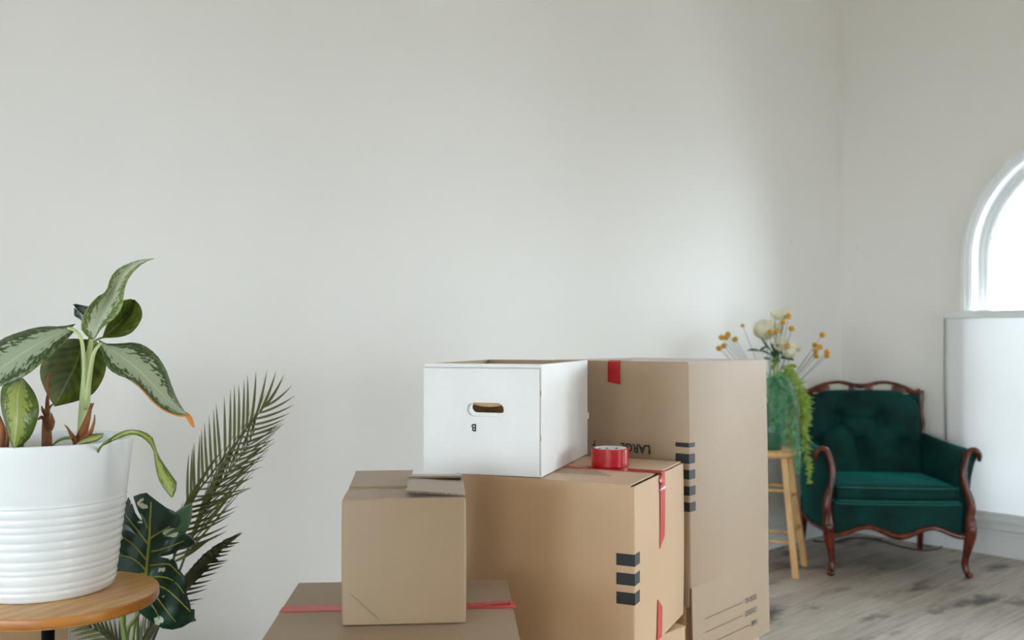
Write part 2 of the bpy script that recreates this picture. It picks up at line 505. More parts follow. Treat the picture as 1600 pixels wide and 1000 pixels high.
def baseboard(name, pt, lo, hi):
    bm = bmesh.new()
    prof = [(0, 0), (-0.022, 0), (-0.022, 0.118), (-0.030, 0.122), (-0.030, 0.138), (-0.018, 0.145), (0, 0.145)]
    A = [bm.verts.new(pt(lo, o, z)) for o, z in prof]; B = [bm.verts.new(pt(hi, o, z)) for o, z in prof]
    for i in range(len(prof)):
        j = (i + 1) % len(prof); bm.faces.new((A[i], A[j], B[j], B[i]))
    bm.faces.new(A); bm.faces.new(B[::-1])
    return structure(bm_obj(name, bm, M_TRIM))
baseboard('baseboard_right', P_R, YF, YB)
baseboard('baseboard_back', lambda s, o, z: Vector((s, YB + o, z)), XL, XR - 0.03)

def window(name, pt, c):
    root = empty(name, pt(c, 0, 0)); structure(root)
    base = pt(c, 0, 0)
    def loc(s, o, z): return pt(s, o, z) - base
    def band(nm, prof, mat, zb):
        """sweep a closed profile of (radius, outward) along jamb-arch-jamb"""
        path = [(-1, zb), (-1, (zb + Z_SPRING) / 2)] + [(None, math.pi * (1 - i / 32)) for i in range(33)] + [(1, (zb + Z_SPRING) / 2), (1, zb)]
        rings = []
        bm = bmesh.new()
        for a, b in path:
            ring = []
            for r, o in prof:
                if a is None: s, z = c + r * math.cos(b), Z_SPRING + r * math.sin(b)
                else: s, z = c + a * r, b
                ring.append(bm.verts.new(loc(s, o, z)))
            rings.append(ring)
        m = len(prof)
        for i in range(len(rings) - 1):
            for j in range(m):
                k = (j + 1) % m
                bm.faces.new((rings[i][j], rings[i][k], rings[i + 1][k], rings[i + 1][j]))
        bm.faces.new(rings[0]); bm.faces.new(rings[-1][::-1])
        return autosmooth(bm_obj(nm, bm, mat, root), 40)
    ro = 0.676
    band('casing', [(R_OPEN - 0.004, 0.0), (R_OPEN - 0.004, -0.016), (R_OPEN + 0.016, -0.02), (R_OPEN + 0.02, -0.034), (ro - 0.004, -0.034), (ro, -0.028), (ro, 0.0)], M_TRIM, 0.15)
    band('jamb', [(R_OPEN, -0.001), (R_OPEN - 0.012, -0.001), (R_OPEN - 0.012, 0.10), (R_OPEN - 0.03, 0.10), (R_OPEN - 0.03, 0.118), (R_OPEN, 0.118)], M_TRIM, Z_SILL)
    band('sash', [(R_OPEN - 0.012, 0.12), (R_OPEN - 0.045, 0.12), (R_OPEN - 0.055, 0.135), (R_OPEN - 0.055, 0.155), (R_OPEN - 0.012, 0.155)], M_TRIM, Z_SILL)
    # bars
    for z in (1.775, 0.75 + 0.22):
        w = R_OPEN - 0.05 if z < Z_SPRING else math.sqrt((R_OPEN - 0.05) ** 2 - (z - Z_SPRING) ** 2)
        p, q = loc(c - w, 0.132, z - 0.006), loc(c + w, 0.150, z + 0.006)
        box('muntin', min(p.x, q.x), max(p.x, q.x), min(p.y, q.y), max(p.y, q.y), p.z, q.z, M_TRIM, root)
    p, q = loc(c - R_OPEN - 0.075, -0.06, Z_SILL - 0.03), loc(c + R_OPEN + 0.075, 0.10, Z_SILL)
    box('sill', min(p.x, q.x), max(p.x, q.x), min(p.y, q.y), max(p.y, q.y), p.z, q.z, M_TRIM, root, 0.006)
    # panes: below the lower bar, between the bars, above
    rp = R_OPEN - 0.055
    def pane(poly):
        n = len(poly)
        V = [loc(s, 0.140, z) for s, z in poly] + [loc(s, 0.144, z) for s, z in poly]
        F = [tuple(range(n)), tuple(range(2 * n - 1, n - 1, -1))] + [(i, (i + 1) % n, n + (i + 1) % n, n + i) for i in range(n)]
        mesh_obj('pane', V, F, M_GLASS, root)
    pane([(c - rp, Z_SILL), (c + rp, Z_SILL), (c + rp, 0.96), (c - rp, 0.96)])
    t = math.asin((1.769 - Z_SPRING) / rp)
    mid = [(c - rp, 0.98), (c + rp, 0.98)] + [(c + rp * math.cos(a), Z_SPRING + rp * math.sin(a)) for a in (0, t / 2, t)] + [(c - rp * math.cos(a), Z_SPRING + rp * math.sin(a)) for a in (t, t / 2, 0)]
    pane(mid)
    t2 = math.asin((1.781 - Z_SPRING) / rp)
    pane([(c + rp * math.cos(t2 + (math.pi - 2 * t2) * i / 24), Z_SPRING + rp * math.sin(t2 + (math.pi - 2 * t2) * i / 24)) for i in range(25)])
    return root
for i, yc in enumerate(WIN_R): window('window_%d' % (i + 1), P_R, yc)
for i, xc in enumerate(WIN_F): window('window_%d' % (i + 5), P_F, xc)
for i, yc in enumerate(WIN_L): window('window_%d' % (i + 6), P_L, yc)

# roller shade over the lower half of the visible window
def shade():
    yc = WIN_R[0]
    root = empty('window_shade', (XR - 0.04, yc, 0.241))
    tag(root, 'white translucent shade pulled up over the lower half of the arched window', 'window shade')
    hw = 0.735
    box('headrail', -0.035, 0.006, -hw - 0.012, hw + 0.012, 1.077, 1.120, M_TRIM, root, 0.004)
    V, F = [], []
    nz = 40
    for i in range(nz + 1):
        z = 1.08 * i / nz
        for k in range(9):
            y = -hw + 2 * hw * k / 8
            V.append((-0.004 + 0.0025 * math.sin(k * 1.9 + z * 2), y, z))
    for i in range(nz):
        for k in range(8): F.append((i * 9 + k, i * 9 + k + 1, (i + 1) * 9 + k + 1, (i + 1) * 9 + k))
    o = mesh_obj('fabric', V, F, M_SHADE, root, True)
    box('bottom_rail', -0.014, 0.004, -hw, hw, -0.02, 0.005, M_TRIM, root, 0.003)
    tube('gap_shadow_line', [(-0.03, hw + 0.006, 1.08), (-0.03, hw + 0.008, 0.7), (-0.03, hw - 0.004, 0.3)], [0.003], M_INKGREY, root, 6)  # grey tube drawn in for the dark shadow gap along the shade's edge
shade()

# ------------------------------------------------------------------ cartons
def rr_loop(w, d, r, n=3):
    pts = []
    for cx, cy, a0 in ((w / 2 - r, -d / 2 + r, -90), (w / 2 - r, d / 2 - r, 0), (-w / 2 + r, d / 2 - r, 90), (-w / 2 + r, -d / 2 + r, 180)):
        for i in range(n):
            a = math.radians(a0 + 90 * i / (n - 1)); pts.append((cx + r * math.cos(a), cy + r * math.sin(a)))
    return pts
def carton_body(root, w, d, h, mat, th=0.004, z0=0.0, bulge=0.0, taper=None, floor_panel=True, seed=0):
    rnd = random.Random(seed)
    no, ni = rr_loop(w, d, 0.005), rr_loop(w - 2 * th, d - 2 * th, 0.003)
    levels = [z0 + (h - z0) * i / 6 for i in range(7)]
    V, F = [], []
    m = len(no)
    for loop in (no, ni):
        for zi, z in enumerate(levels):
            t = zi / 6
            b = bulge * math.sin(math.pi * t)
            for x, y in loop:
                nx, ny = x * (1 + b * 2 / w), y * (1 + b * 2 / d)
                if taper: nx += taper(z)
                V.append((nx, ny, z))
    L = len(levels)
    for s in (0, 1):
        base = s * L * m
        for i in range(L - 1):
            for k in range(m):
                k2 = (k + 1) % m
                q = (base + i * m + k, base + i * m + k2, base + (i + 1) * m + k2, base + (i + 1) * m + k)
                F.append(q if s == 0 else q[::-1])
    for k in range(m):
        k2 = (k + 1) % m
        F.append(((L - 1) * m + k, (L - 1) * m + k2, L * m + (L - 1) * m + k2, L * m + (L - 1) * m + k))
        F.append((k2, k, L * m + k, L * m + k2))
    o = mesh_obj('body', V, F, mat, root)
    if floor_panel: box('bottom_panel', -w / 2 + th, w / 2 - th, -d / 2 + th, d / 2 - th, z0 + 0.001, z0 + 0.005, M_CARDIN, root)
    return autosmooth(o, 50)
def flap(root, name, hinge, along, out, length, width, th=0.004, mat=None, tilt=0.0, taper=0.0, cut=M_CARDEDGE, curl=0.0, seg=4):
    """sheet hinged at a point: 'along' is the hinge direction, 'out' the flat direction, tilt (rad) lifts the free edge"""
    a, o = Vector(along).normalized(), Vector(out).normalized()
    up = Vector((0, 0, 1))
    h = Vector(hinge)
    V, F = [], []
    for s in (0, 1):
        for i in range(seg + 1):
            t = i / seg
            ang_ = tilt + curl * t
            # integrate the curl roughly
            p = h + (o * math.cos(tilt + curl * t / 2) + up * math.sin(tilt + curl * t / 2)) * (width * t)
            nrm = (up * math.cos(ang_) - o * math.sin(ang_))
            for sg in (-1, 1):
                V.append(p + a * sg * (length / 2 - taper * t) + nrm * (th * s))
    n = 2 * (seg + 1)
    for i in range(seg):
        F.append((2 * i, 2 * i + 1, 2 * i + 3, 2 * i + 2)); F.append((n + 2 * i, n + 2 * i + 2, n + 2 * i + 3, n + 2 * i + 1))
        F.append((2 * i, 2 * i + 2, n + 2 * i + 2, n + 2 * i)); F.append((2 * i + 1, n + 2 * i + 1, n + 2 * i + 3, 2 * i + 3))
    F.append((0, n, n + 1, 1)); F.append((2 * seg, 2 * seg + 1, n + 2 * seg + 1, n + 2 * seg))
    ob = mesh_obj(name, V, F, mat or M_CARD, root)
    if cut:
        ob.data.materials.append(cut)
        ps = ob.data.polygons; ps[len(ps) - 1].material_index = 1
    bm = bmesh.new(); bm.from_mesh(ob.data); bmesh.ops.recalc_face_normals(bm, faces=bm.faces); bm.to_mesh(ob.data); bm.free()
    return ob
def strip(root, name, pts, side, width, mat, th=0.0006, skew=(0, 0), seed=0):
    """a tape strip along pts; side is its width direction"""
    P = [Vector(p) for p in pts]; sd = Vector(side).normalized()
    rnd = random.Random(seed)
    V, F = [], []
    n = len(P)
    for i, p in enumerate(P):
        t = (P[min(i + 1, n - 1)] - P[max(i - 1, 0)]).normalized()
        nr = t.cross(sd).normalized()
        sk = skew[0] if i == 0 else (skew[1] if i == n - 1 else 0)
        for sg in (-1, 1):
            for u in (0, 1): V.append(p + sd * sg * width / 2 + t * sk * sg + nr * (th * (u * 2 - 1)))
    for i in range(n - 1):
        b, c = 4 * i, 4 * i + 4
        F += [(b, b + 1, c + 1, c), (b + 2, c + 2, c + 3, b + 3), (b, c, c + 2, b + 2), (b + 1, b + 3, c + 3, c + 1)]
    F += [(0, 2, 3, 1), (4 * n - 4, 4 * n - 3, 4 * n - 1, 4 * n - 2)]
    return mesh_obj(name, V, F, mat, root)
def decal_box(root, name, x0, x1, y0, y1, z0, z1, mat=None): return box(name, x0, x1, y0, y1, z0, z1, mat or M_INK, root)

def place(X, Z, dX, dZ, w, d, z, corner='right'):
    """footprint centre from the front corner; (dX,dZ) is the direction of the front edge to the right (camera floor coords)"""
    n = math.hypot(dX, dZ); dX /= n; dZ /= n
    yX, yZ = -dZ, dX
    s = -1 if corner == 'right' else 1
    return W(X + s * dX * w / 2 + yX * d / 2, Z + s * dZ * w / 2 + yZ * d / 2, z), ang(dX, dZ)

def lettering(root, body, size, origin, xdir, zdir, mat, sx=1.0, bold=0.0, name='lettering', th=0.0005):
    V, F = text_geo(body, size, bold)
    xd, zd, og = Vector(xdir), Vector(zdir), Vector(origin)
    nr = xd.cross(zd).normalized()
    P = [og + xd * (v.x * sx) + zd * v.y + nr * th for v in V]
    return mesh_obj(name, P, F, mat, root)

# medium carton in the middle of the pile, on another carton
MX, MZ = 0.413, -0.19
loc, rz = place(0.275, 2.09, MX, MZ, 0.455, 0.447, 0.463)
w, d, h = 0.455, 0.447, 0.408
r = empty('moving_box', loc, rz)
tag(r, 'medium brown moving box under the white file box, red tape on its top', 'box', 'brown moving boxes')
carton_body(r, w, d, h - 0.004, M_CARD, bulge=0.002)
flap(r, 'top_flap', (-0.0045, -d / 2, h - 0.004), (1, 0, 0), (0, 1, 0), w - 0.013, d / 2 - 0.0008, mat=M_CARD, tilt=0.0)
flap(r, 'top_flap', (-0.003, d / 2, h - 0.004), (1, 0, 0), (0, -1, 0), w - 0.010, d / 2 - 0.0008, mat=M_CARD, tilt=0.0)
yt = 0.0
strip(r, 'tape', [(-w / 2 + 0.02, yt, h + 0.0012), (0.05, yt, h + 0.0012), (w / 2 - 0.02, yt, h + 0.0012), (w / 2 + 0.0015, yt, h + 0.0008)], (0, 1, 0), 0.042, M_TAPE)
strip(r, 'tape', [(w / 2 + 0.0028, yt + 0.004, h - 0.001), (w / 2 + 0.0035, yt + 0.002, h - 0.1), (w / 2 + 0.0032, yt, h - 0.172)], (0, 1, 0), 0.042, M_TAPEPALE, skew=(0, -0.012))
strip(r, 'tape', [(w / 2 + 0.0032, yt - 0.02, 0.09), (w / 2 + 0.0032, yt - 0.022, 0.03), (w / 2 + 0.0028, yt - 0.024, 0.004)], (0, 1, 0), 0.04, M_TAPEPALE, skew=(0.014, 0.0))
# crumpled bit where the tape folds over the edge
V, F = [], []
for i in range(7):
    t = i / 6
    for k in range(3):
        V.append((w / 2 + 0.004 + 0.006 * math.sin(i * 2.1 + k) * (0.4 + 0.6 * t), yt - 0.020 + 0.018 * k + 0.006 * math.sin(i * 1.7), h + 0.003 - 0.045 * t))
for i in range(6):
    for k in range(2): F.append((i * 3 + k, i * 3 + k + 1, i * 3 + k + 4, i * 3 + k + 3))
mesh_obj('tape_crumple', V, F, M_TAPEPALE, r, True)
for i in range(4):
    y = -0.115 + i * 0.021
    decal_box(r, 'printed_line', -0.01 - 0.012 * i, 0.135 - 0.018 * i, y, y + 0.0016, h + 0.0015, h + 0.0022, M_INKGREY)
for i in range(3):
    z = 0.252 - i * 0.0435
    decal_box(r, 'printed_stripe', w / 2 - 0.041, w / 2 + 0.0026, -d / 2 - 0.0028, -d / 2 - 0.0018, z - 0.027, z)
    decal_box(r, 'printed_stripe', w / 2 + 0.0016, w / 2 + 0.0026, -d / 2 - 0.0028, -d / 2 + 0.036, z - 0.027, z)
M_ROOT = r

# carton below it (only a corner shows)
w2, d2, h2 = 0.42, 0.40, 0.457
loc, rz = place(0.3935 - 0.7 * 0.32, 2.348 - 0.71 * 0.32, 0.71, -0.70, w2, d2, 0.0)
r = empty('moving_box', loc, rz)
tag(r, 'lowest brown moving box, only a corner showing under the medium box with black stripes', 'box', 'brown moving boxes')
carton_body(r, w2, d2, h2 - 0.004, M_CARD)
flap(r, 'top_flap', (0, -d2 / 2, h2 - 0.004), (1, 0, 0), (0, 1, 0), w2, d2 / 2 - 0.001)
flap(r, 'top_flap', (0, d2 / 2, h2 - 0.004), (1, 0, 0), (0, -1, 0), w2, d2 / 2 - 0.001)

# large tall carton standing upside down with open flaps
TX, TZ = 0.744, -0.667
w, d, h = 0.46, 0.458, 0.61
loc, rz = place(0.474, 2.505, TX, TZ, w, d, 0.528)
r = empty('moving_box', loc, rz)
tag(r, 'tall large brown moving box standing upside down behind the others', 'box', 'brown moving boxes')
lean = lambda z: 0.010 * (1 - z / 0.61)
carton_body(r, w, d, h - 0.004, M_CARD2, bulge=0.0015, taper=lean, floor_panel=False)
flap(r, 'top_flap', (0, -d / 2, h - 0.004), (1, 0, 0), (0, 1, 0), w, d / 2 - 0.001, mat=M_CARD2)
flap(r, 'top_flap', (0, d / 2, h - 0.004), (1, 0, 0), (0, -1, 0), w, d / 2 - 0.001, mat=M_CARD2)
flap(r, 'bottom_flap', (w / 2 + lean(0) - 0.004, 0, 0.0), (0, 1, 0), (1, 0, 0), d - 0.012, 0.22, mat=M_CARD2, tilt=-math.pi / 2 + 0.022)
flap(r, 'bottom_flap', (-w / 2 + lean(0) + 0.004, 0, 0.0), (0, 1, 0), (-1, 0, 0), d - 0.012, 0.22, mat=M_CARD2, tilt=-math.pi / 2 + 0.05)
flap(r, 'bottom_flap', (lean(0), d / 2 - 0.004, 0.0), (1, 0, 0), (0, 1, 0), w - 0.012, 0.22, mat=M_CARD2, tilt=-math.pi / 2 + 0.05)
flap(r, 'bottom_flap', (lean(0), -d / 2 + 0.004, 0.0), (1, 0, 0), (0, -1, 0), w - 0.012, 0.05, mat=M_CARD2, tilt=-math.pi / 2 + 0.01)
yf = -d / 2 - 0.0022
strip(r, 'tape', [(-0.012, -d / 2 + 0.06, h + 0.0012), (-0.012, -d / 2 + 0.004, h + 0.0012), (-0.012, yf - 0.0008, h - 0.004), (-0.012, yf - 0.001, h - 0.03), (-0.011, yf - 0.001, h - 0.064)], (1, 0, 0), 0.042, M_TAPE, skew=(0, 0.003))
for i, (za, hh) in enumerate([(0.392, 0.012), (0.362, 0.026), (0.319, 0.025), (0.275, 0.025), (0.2315, 0.025)]):
    decal_box(r, 'printed_stripe', w / 2 + lean(za) - 0.040, w / 2 + lean(za) + 0.0022, yf - 0.001, yf, za - hh, za)
    decal_box(r, 'printed_stripe', w / 2 + lean(za) + 0.0012, w / 2 + lean(za) + 0.0022, yf - 0.001, -d / 2 + 0.028, za - hh, za)
lettering(r, 'LARGE', 0.034, (0.114, yf - 0.0014, 0.376), (-1, 0, 0), (0, 0, -1), M_INK, sx=1.0, bold=0.0008)
lettering(r, 'F', 0.034, (-0.076, yf - 0.0014, 0.376), (-1, 0, 0), (0, 0, -1), M_INK, sx=0.77, bold=0.0010)
xs = w / 2 + lean(0) + 0.0125
for i, (txt, zz) in enumerate([('ORDER NO.', -0.088), ('CONTENTS', -0.125), ('NAME', -0.162)]):
    # written upside down on the hanging flap
    fx = lambda z: w / 2 + lean(0) + 0.0006 + 0.022 * (-z)
    V, F = text_geo(txt, 0.0225, 0.0003)
    P = [Vector((fx(zz - v.y) + 0.0008, 0.142 - v.x * 0.62, zz - v.y)) for v in V]
    mesh_obj('lettering', P, F, M_INKGREY, r)
    y1 = 0.142 - [0.088, 0.088, 0.045][i]
    strip(r, 'printed_line', [(fx(zz - 0.008) + 0.001, y1 - 0.004, zz - 0.008), (fx(zz - 0.008) + 0.001, -0.160, zz - 0.008)], (0, 0, 1), 0.0016, M_INKGREY, th=0.0002)
# what it stands on
r = empty('moving_box', W(0.474 + 0.744 * -0.23 + 0.667 * 0.23, 2.505 + 0.667 * 0.23 + 0.744 * 0.23, 0), rz)
tag(r, 'brown moving box hidden beneath the tall large box', 'box', 'brown moving boxes')
carton_body(r, 0.43, 0.43, 0.520, M_CARD)
flap(r, 'top_flap', (0, -0.215, 0.520), (1, 0, 0), (0, 1, 0), 0.43, 0.2145)
flap(r, 'top_flap', (0, 0.215, 0.520), (1, 0, 0), (0, -1, 0), 0.43, 0.2145)

# front-left carton with the tape across its lid
BX, BZ = 0.997, 0.060
w, d, h = 0.460, 0.43, 0.663
r = empty('moving_box', W(-0.2275, 2.06 - 0.43 / 2, 0), ang(BX, BZ))
tag(r, 'brown moving box under the small box, faded red tape across its lid', 'box', 'brown moving boxes')
carton_body(r, w, d, h - 0.004, M_CARD3)
flap(r, 'top_flap', (0, -d / 2, h - 0.004), (1, 0, 0), (0, 1, 0), w, d / 2 + 0.009, mat=M_CARD3)
flap(r, 'top_flap', (0, d / 2, h - 0.004), (1, 0, 0), (0, -1, 0), w, d / 2 - 0.012, mat=M_CARD3, tilt=0.0)
yt = 0.012
strip(r, 'tape', [(-w / 2 - 0.002, yt, h - 0.001), (-w / 2 + 0.004, yt, h + 0.0012), (0, yt, h + 0.0012), (w / 2 - 0.05, yt, h + 0.0012), (w / 2 - 0.004, yt, h + 0.0016), (w / 2 + 0.006, yt, h - 0.001)], (0, 1, 0), 0.036, M_TAPEPALE)
strip(r, 'tape_crumple', [(w / 2 - 0.085, yt + 0.004, h + 0.002), (w / 2 - 0.04, yt + 0.009, h + 0.0034), (w / 2 - 0.004, yt + 0.006, h + 0.005)], (0, 1, 0.2), 0.012, M_TAPE)
B_TOP = h

# small open-lidded carton on it
w, d, h = 0.2315, 0.30, 0.2355
loc, rz = place(-0.0872, 1.752, 0.9969, 0.078, w, d, 0.6655)
r = empty('moving_box', loc, rz)
tag(r, 'small brown cardboard box with loosely interlocked flaps, at the front of the pile', 'box', 'brown moving boxes')
carton_body(r, w, d, h - 0.004, M_CARD3, bulge=0.001)
flap(r, 'top_flap', (0, -d / 2 + 0.001, h - 0.004), (1, 0, 0), (0, 1, 0), w - 0.003, 0.125, mat=M_CARD3, tilt=0.03, curl=-0.05)
flap(r, 'top_flap', (-0.054, -0.028, h + 0.0005), (1, 0.03, 0), (0, 1, 0), 0.119, 0.172, mat=M_CARD3, tilt=0.020, curl=0.045, taper=-0.002)
flap(r, 'top_flap', (0.058, d / 2 - 0.001, h - 0.002), (1, 0.04, 0), (0, -1, 0), 0.112, 0.125, mat=M_CARD3, tilt=0.11)
flap(r, 'top_flap', (w / 2 - 0.001, -0.055, h + 0.0012), (0, 1, 0), (-1, 0, 0), 0.165, 0.112, mat=M_CARD3, tilt=0.065, taper=0.004)
# torn corrugated front edge of the right-hand flap
V, F = [], []
n = 44
for i in range(n + 1):
    x = w / 2 - 0.004 - 0.108 * i / n
    zb = h + 0.0010 + 0.065 * (w / 2 - x)
    for k, dz in enumerate((0.0002, 0.0036)):
        V.append((x, -0.1378 + 0.0018 * (i % 2), zb + dz))
for i in range(n): F.append((2 * i, 2 * i + 2, 2 * i + 3, 2 * i + 1))
mesh_obj('torn_edge', V, F, M_CARDEDGE, r)
strip(r, 'crease', [(-w / 2 + 0.016, -d / 2 - 0.0014, 0.058), (-w / 2 + 0.07, -d / 2 - 0.0014, 0.008)], (0.7, 0, 0.7), 0.0012, M_CARD3, th=0.0003)

# carton by the wall behind the round table
r = empty('moving_box', (0.755 - 0.2, 2.666 + 0.15, 0), 0)
tag(r, 'brown moving box against the wall below the round wooden table', 'box', 'brown moving boxes')
carton_body(r, 0.4, 0.3, 0.50, M_CARD)
flap(r, 'top_flap', (0, -0.15, 0.5), (1, 0, 0), (0, 1, 0), 0.4, 0.149)
flap(r, 'top_flap', (0, 0.15, 0.5), (1, 0, 0), (0, -1, 0), 0.4, 0.149)

# ------------------------------------------------------------------ white file box
def stadium(cx, cz, hl, hr, n=10):
    pts = []
    for c, a0 in ((cx + hl - hr, -90), (cx - hl + hr, 90)):
        for i in range(n + 1):
            a = math.radians(a0 + 180 * i / n); pts.append((c + hr * math.cos(a), cz + hr * math.sin(a)))
    return pts
def holed_panel(root, name, x0, x1, z0, z1, y0, y1, hole, mat, edge):
    """upright panel between y0 (front) and y1 with a hole through it"""
    cx = sum(p[0] for p in hole) / len(hole); cz = sum(p[1] for p in hole) / len(hole)
    outer = []
    for x, z in hole:                      # radial projection on the rectangle
        dx, dz = x - cx, z - cz
        t = min(((x1 - cx) / dx if dx > 1e-9 else ((x0 - cx) / dx if dx < -1e-9 else 1e9)), ((z1 - cz) / dz if dz > 1e-9 else ((z0 - cz) / dz if dz < -1e-9 else 1e9)))
        outer.append([cx + dx * t, cz + dz * t])
    for X in (x0, x1):                     # snap the nearest to the corners
        for Z in (z0, z1):
            k = min(range(len(outer)), key=lambda i: (outer[i][0] - X) ** 2 + (outer[i][1] - Z) ** 2); outer[k] = [X, Z]
    n = len(hole); V = []
    for y in (y0, y1):
        V += [(p[0], y, p[1]) for p in outer] + [(p[0], y, p[1]) for p in hole]
    F = []; me_idx = []
    for i in range(n):
        j = (i + 1) % n
        F.append((i, j, n + j, n + i)); me_idx.append(0)
        F.append((2 * n + i, 3 * n + i, 3 * n + j, 2 * n + j)); me_idx.append(1)
        F.append((n + i, n + j, 3 * n + j, 3 * n + i)); me_idx.append(0)
        F.append((i, 2 * n + i, 2 * n + j, j)); me_idx.append(0)
    o = mesh_obj(name, V, F, mat, root); o.data.materials.append(edge)
    o.data.polygons.foreach_set('material_index', me_idx)
    return o
w, d, h = 0.302, 0.475, 0.268
loc, rz = place(0.070, 2.195, 0.952, -0.306, w, d, 0.463 + 0.408 + 0.0022)
r = empty('file_box', loc, rz)
tag(r, 'open white cardboard file box with a hand hole and an upside-down B', 'box')
hole = stadium(0.010, 0.157, 0.047, 0.0165)
fy = -d / 2
o = holed_panel(r, 'front_panel', -w / 2, w / 2 - 0.004, 0.0, h - 0.012, fy, fy + 0.004, hole, M_WHITECARD, M_WHITECARD)
hole2 = stadium(0.0165, 0.1615, 0.0425, 0.0125)
o = holed_panel(r, 'inner_front_panel', -w / 2 + 0.004, w / 2 - 0.006, 0.004, h - 0.004, fy + 0.007, fy + 0.011, hole2, M_WHITECARD, M_CARDIN)
box('front_rim', -w / 2, w / 2, fy - 0.0006, fy + 0.011, h - 0.0105, h, M_WHITECARD, r, 0.003)
def two_tone(name, x0, x1, y0, y1, z0, z1, axis, inner_positive):
    o = box(name, x0, x1, y0, y1, z0, z1, M_WHITECARD, r)
    o.data.materials.append(M_CARDIN)
    for p in o.data.polygons:
        v = p.normal[axis]
        if (v > 0.9 and inner_positive) or (v < -0.9 and not inner_positive): p.material_index = 1
    return o
two_tone('side_panel', w / 2 - 0.004, w / 2, fy + 0.0015, d / 2, 0, h - 0.001, 0, False)
two_tone('side_panel', -w / 2, -w / 2 + 0.004, fy + 0.0045, d / 2, 0, h - 0.001, 0, True)
two_tone('back_panel', -w / 2 + 0.004, w / 2 - 0.004, d / 2 - 0.005, d / 2, 0, h - 0.001, 1, False)
box('bottom_panel', -w / 2 + 0.004, w / 2 - 0.004, fy + 0.004, d / 2 - 0.004, 0.0, 0.004, M_CARDIN, r)
# hand-hole tab folded inwards
V, F = [], []
hx0, hx1 = 0.010 - 0.036, 0.010 + 0.047
for i in range(11):
    t = i / 10; x = hx0 + (hx1 - hx0) * t
    droop = 0.017 * math.sin(math.pi * min(1, max(0, t)) ) ** 0.45
    V += [(x, fy + 0.0030, 0.1738), (x, fy + 0.0062, 0.1738 - droop * 0.62), (x, fy + 0.0046, 0.1752), (x, fy + 0.0068, 0.1745 - droop * 0.62)]
for i in range(10):
    b = 4 * i
    F += [(b, b + 4, b + 5, b + 1), (b + 2, b + 3, b + 7, b + 6), (b + 1, b + 5, b + 7, b + 3), (b, b + 2, b + 6, b + 4)]
mesh_obj('hand_hole_tab', V, F, M_CARD, r)
for z in (0.200, 0.093):
    box('locking_tab', w / 2 - 0.0045, w / 2 - 0.0015, fy - 0.0012, fy + 0.003, z - 0.009, z + 0.006, M_CARDIN, r, 0.001)
box('seam', w / 2 - 0.0043, w / 2 - 0.0035, fy - 0.0003, fy + 0.003, 0.004, h - 0.014, M_CARDEDGE, r)
lettering(r, 'B', 0.0245, (-0.0125, fy - 0.0004, 0.121), (-1, 0, 0), (0, 0, -1), M_INK, sx=0.92, bold=0.0008)
box('locking_tab', w / 2 - 0.001, w / 2 + 0.004, d / 2 - 0.003, d / 2 + 0.002, 0.10, 0.118, M_WHITECARD, r, 0.001)

# ------------------------------------------------------------------ red tape roll on the medium carton
p = W((953.5 - 800) / FPX * 2.40, 2.40, 0.463 + 0.408 + 0.0022)
r = empty('tape_roll', p, 0.3)
tag(r, 'roll of red packing tape lying on the medium brown box', 'tape')
R0, H0 = 0.0485, 0.046
lathe('tape_winding', [(0.0415, 0.0), (R0 - 0.001, 0.0), (R0, 0.001), (R0, H0 - 0.001), (R0 - 0.001, H0), (0.0415, H0), (0.0415, 0.0)], M_TAPE, r, 56, True)
core = lathe('core', [(0.0385, 0.0), (0.0414, 0.0), (0.0414, H0 + 0.0006), (0.0385, H0 + 0.0006), (0.0385, 0.0)], M_CORE, r, 56, True)
for nm in r.children: autosmooth(nm, 40)
# printed marks inside the core
def core_text(body, a0, z):
    V, F = text_geo(body, 0.016, 0.0004)
    P = []
    for v in V:
        a = a0 - v.x / 0.0385
        P.append((0.0381 * math.cos(a), 0.0381 * math.sin(a), z + v.y))
    mesh_obj('lettering', P, F, M_INK, core)
va = math.atan2(p.y, p.x) - 0.3
core_text('Trvils', va + 0.95, 0.031)
core_text('Sa', va - 0.35, 0.031)

# ------------------------------------------------------------------ round pedestal table
TC = W(-0.975, 2.015, 0.0); TZ_ = 0.65
r = empty('round_side_table', TC, 0.4)
tag(r, 'small round wooden table on a black metal post, holding the white ribbed pot', 'table')
TR, TT = 0.196, 0.0245
top = lathe('tabletop', [(TR - 0.004, TZ_ - TT), (TR - 0.001, TZ_ - TT + 0.003), (TR, TZ_ - TT + 0.006), (TR, TZ_ - 0.004), (TR - 0.0015, TZ_ - 0.0012), (TR - 0.005, TZ_), (0.0001, TZ_)], M_OAK, r, 72)
autosmooth(top, 30); top.data.materials.append(M_OAKEDGE)
for p_ in top.data.polygons:
    if abs(p_.normal.z) < 0.6: p_.material_index = 1
q = r.matrix_basis.inverted() @ W(-1.0, 2.0, 0)
lathe('post', [(0.0135, 0.02), (0.0135, TZ_ - TT - 0.004)], M_BLACK, r, 20, center=(q.x, q.y))
lathe('base_plate', [(0.15, 0.0), (0.15, 0.008), (0.145, 0.012), (0.03, 0.016), (0.0135, 0.03)], M_BLACK, r, 40, center=(q.x, q.y))
for k in range(2):
    dx, dy = (0.085, 0.012) if k == 0 else (0.012, 0.085)
    box('bracket_arm', q.x - dx, q.x + dx, q.y - dy, q.y + dy, TZ_ - TT - 0.010 - 0.001 * k, TZ_ - TT - 0.001 * k, M_BLACK, r, 0.002)

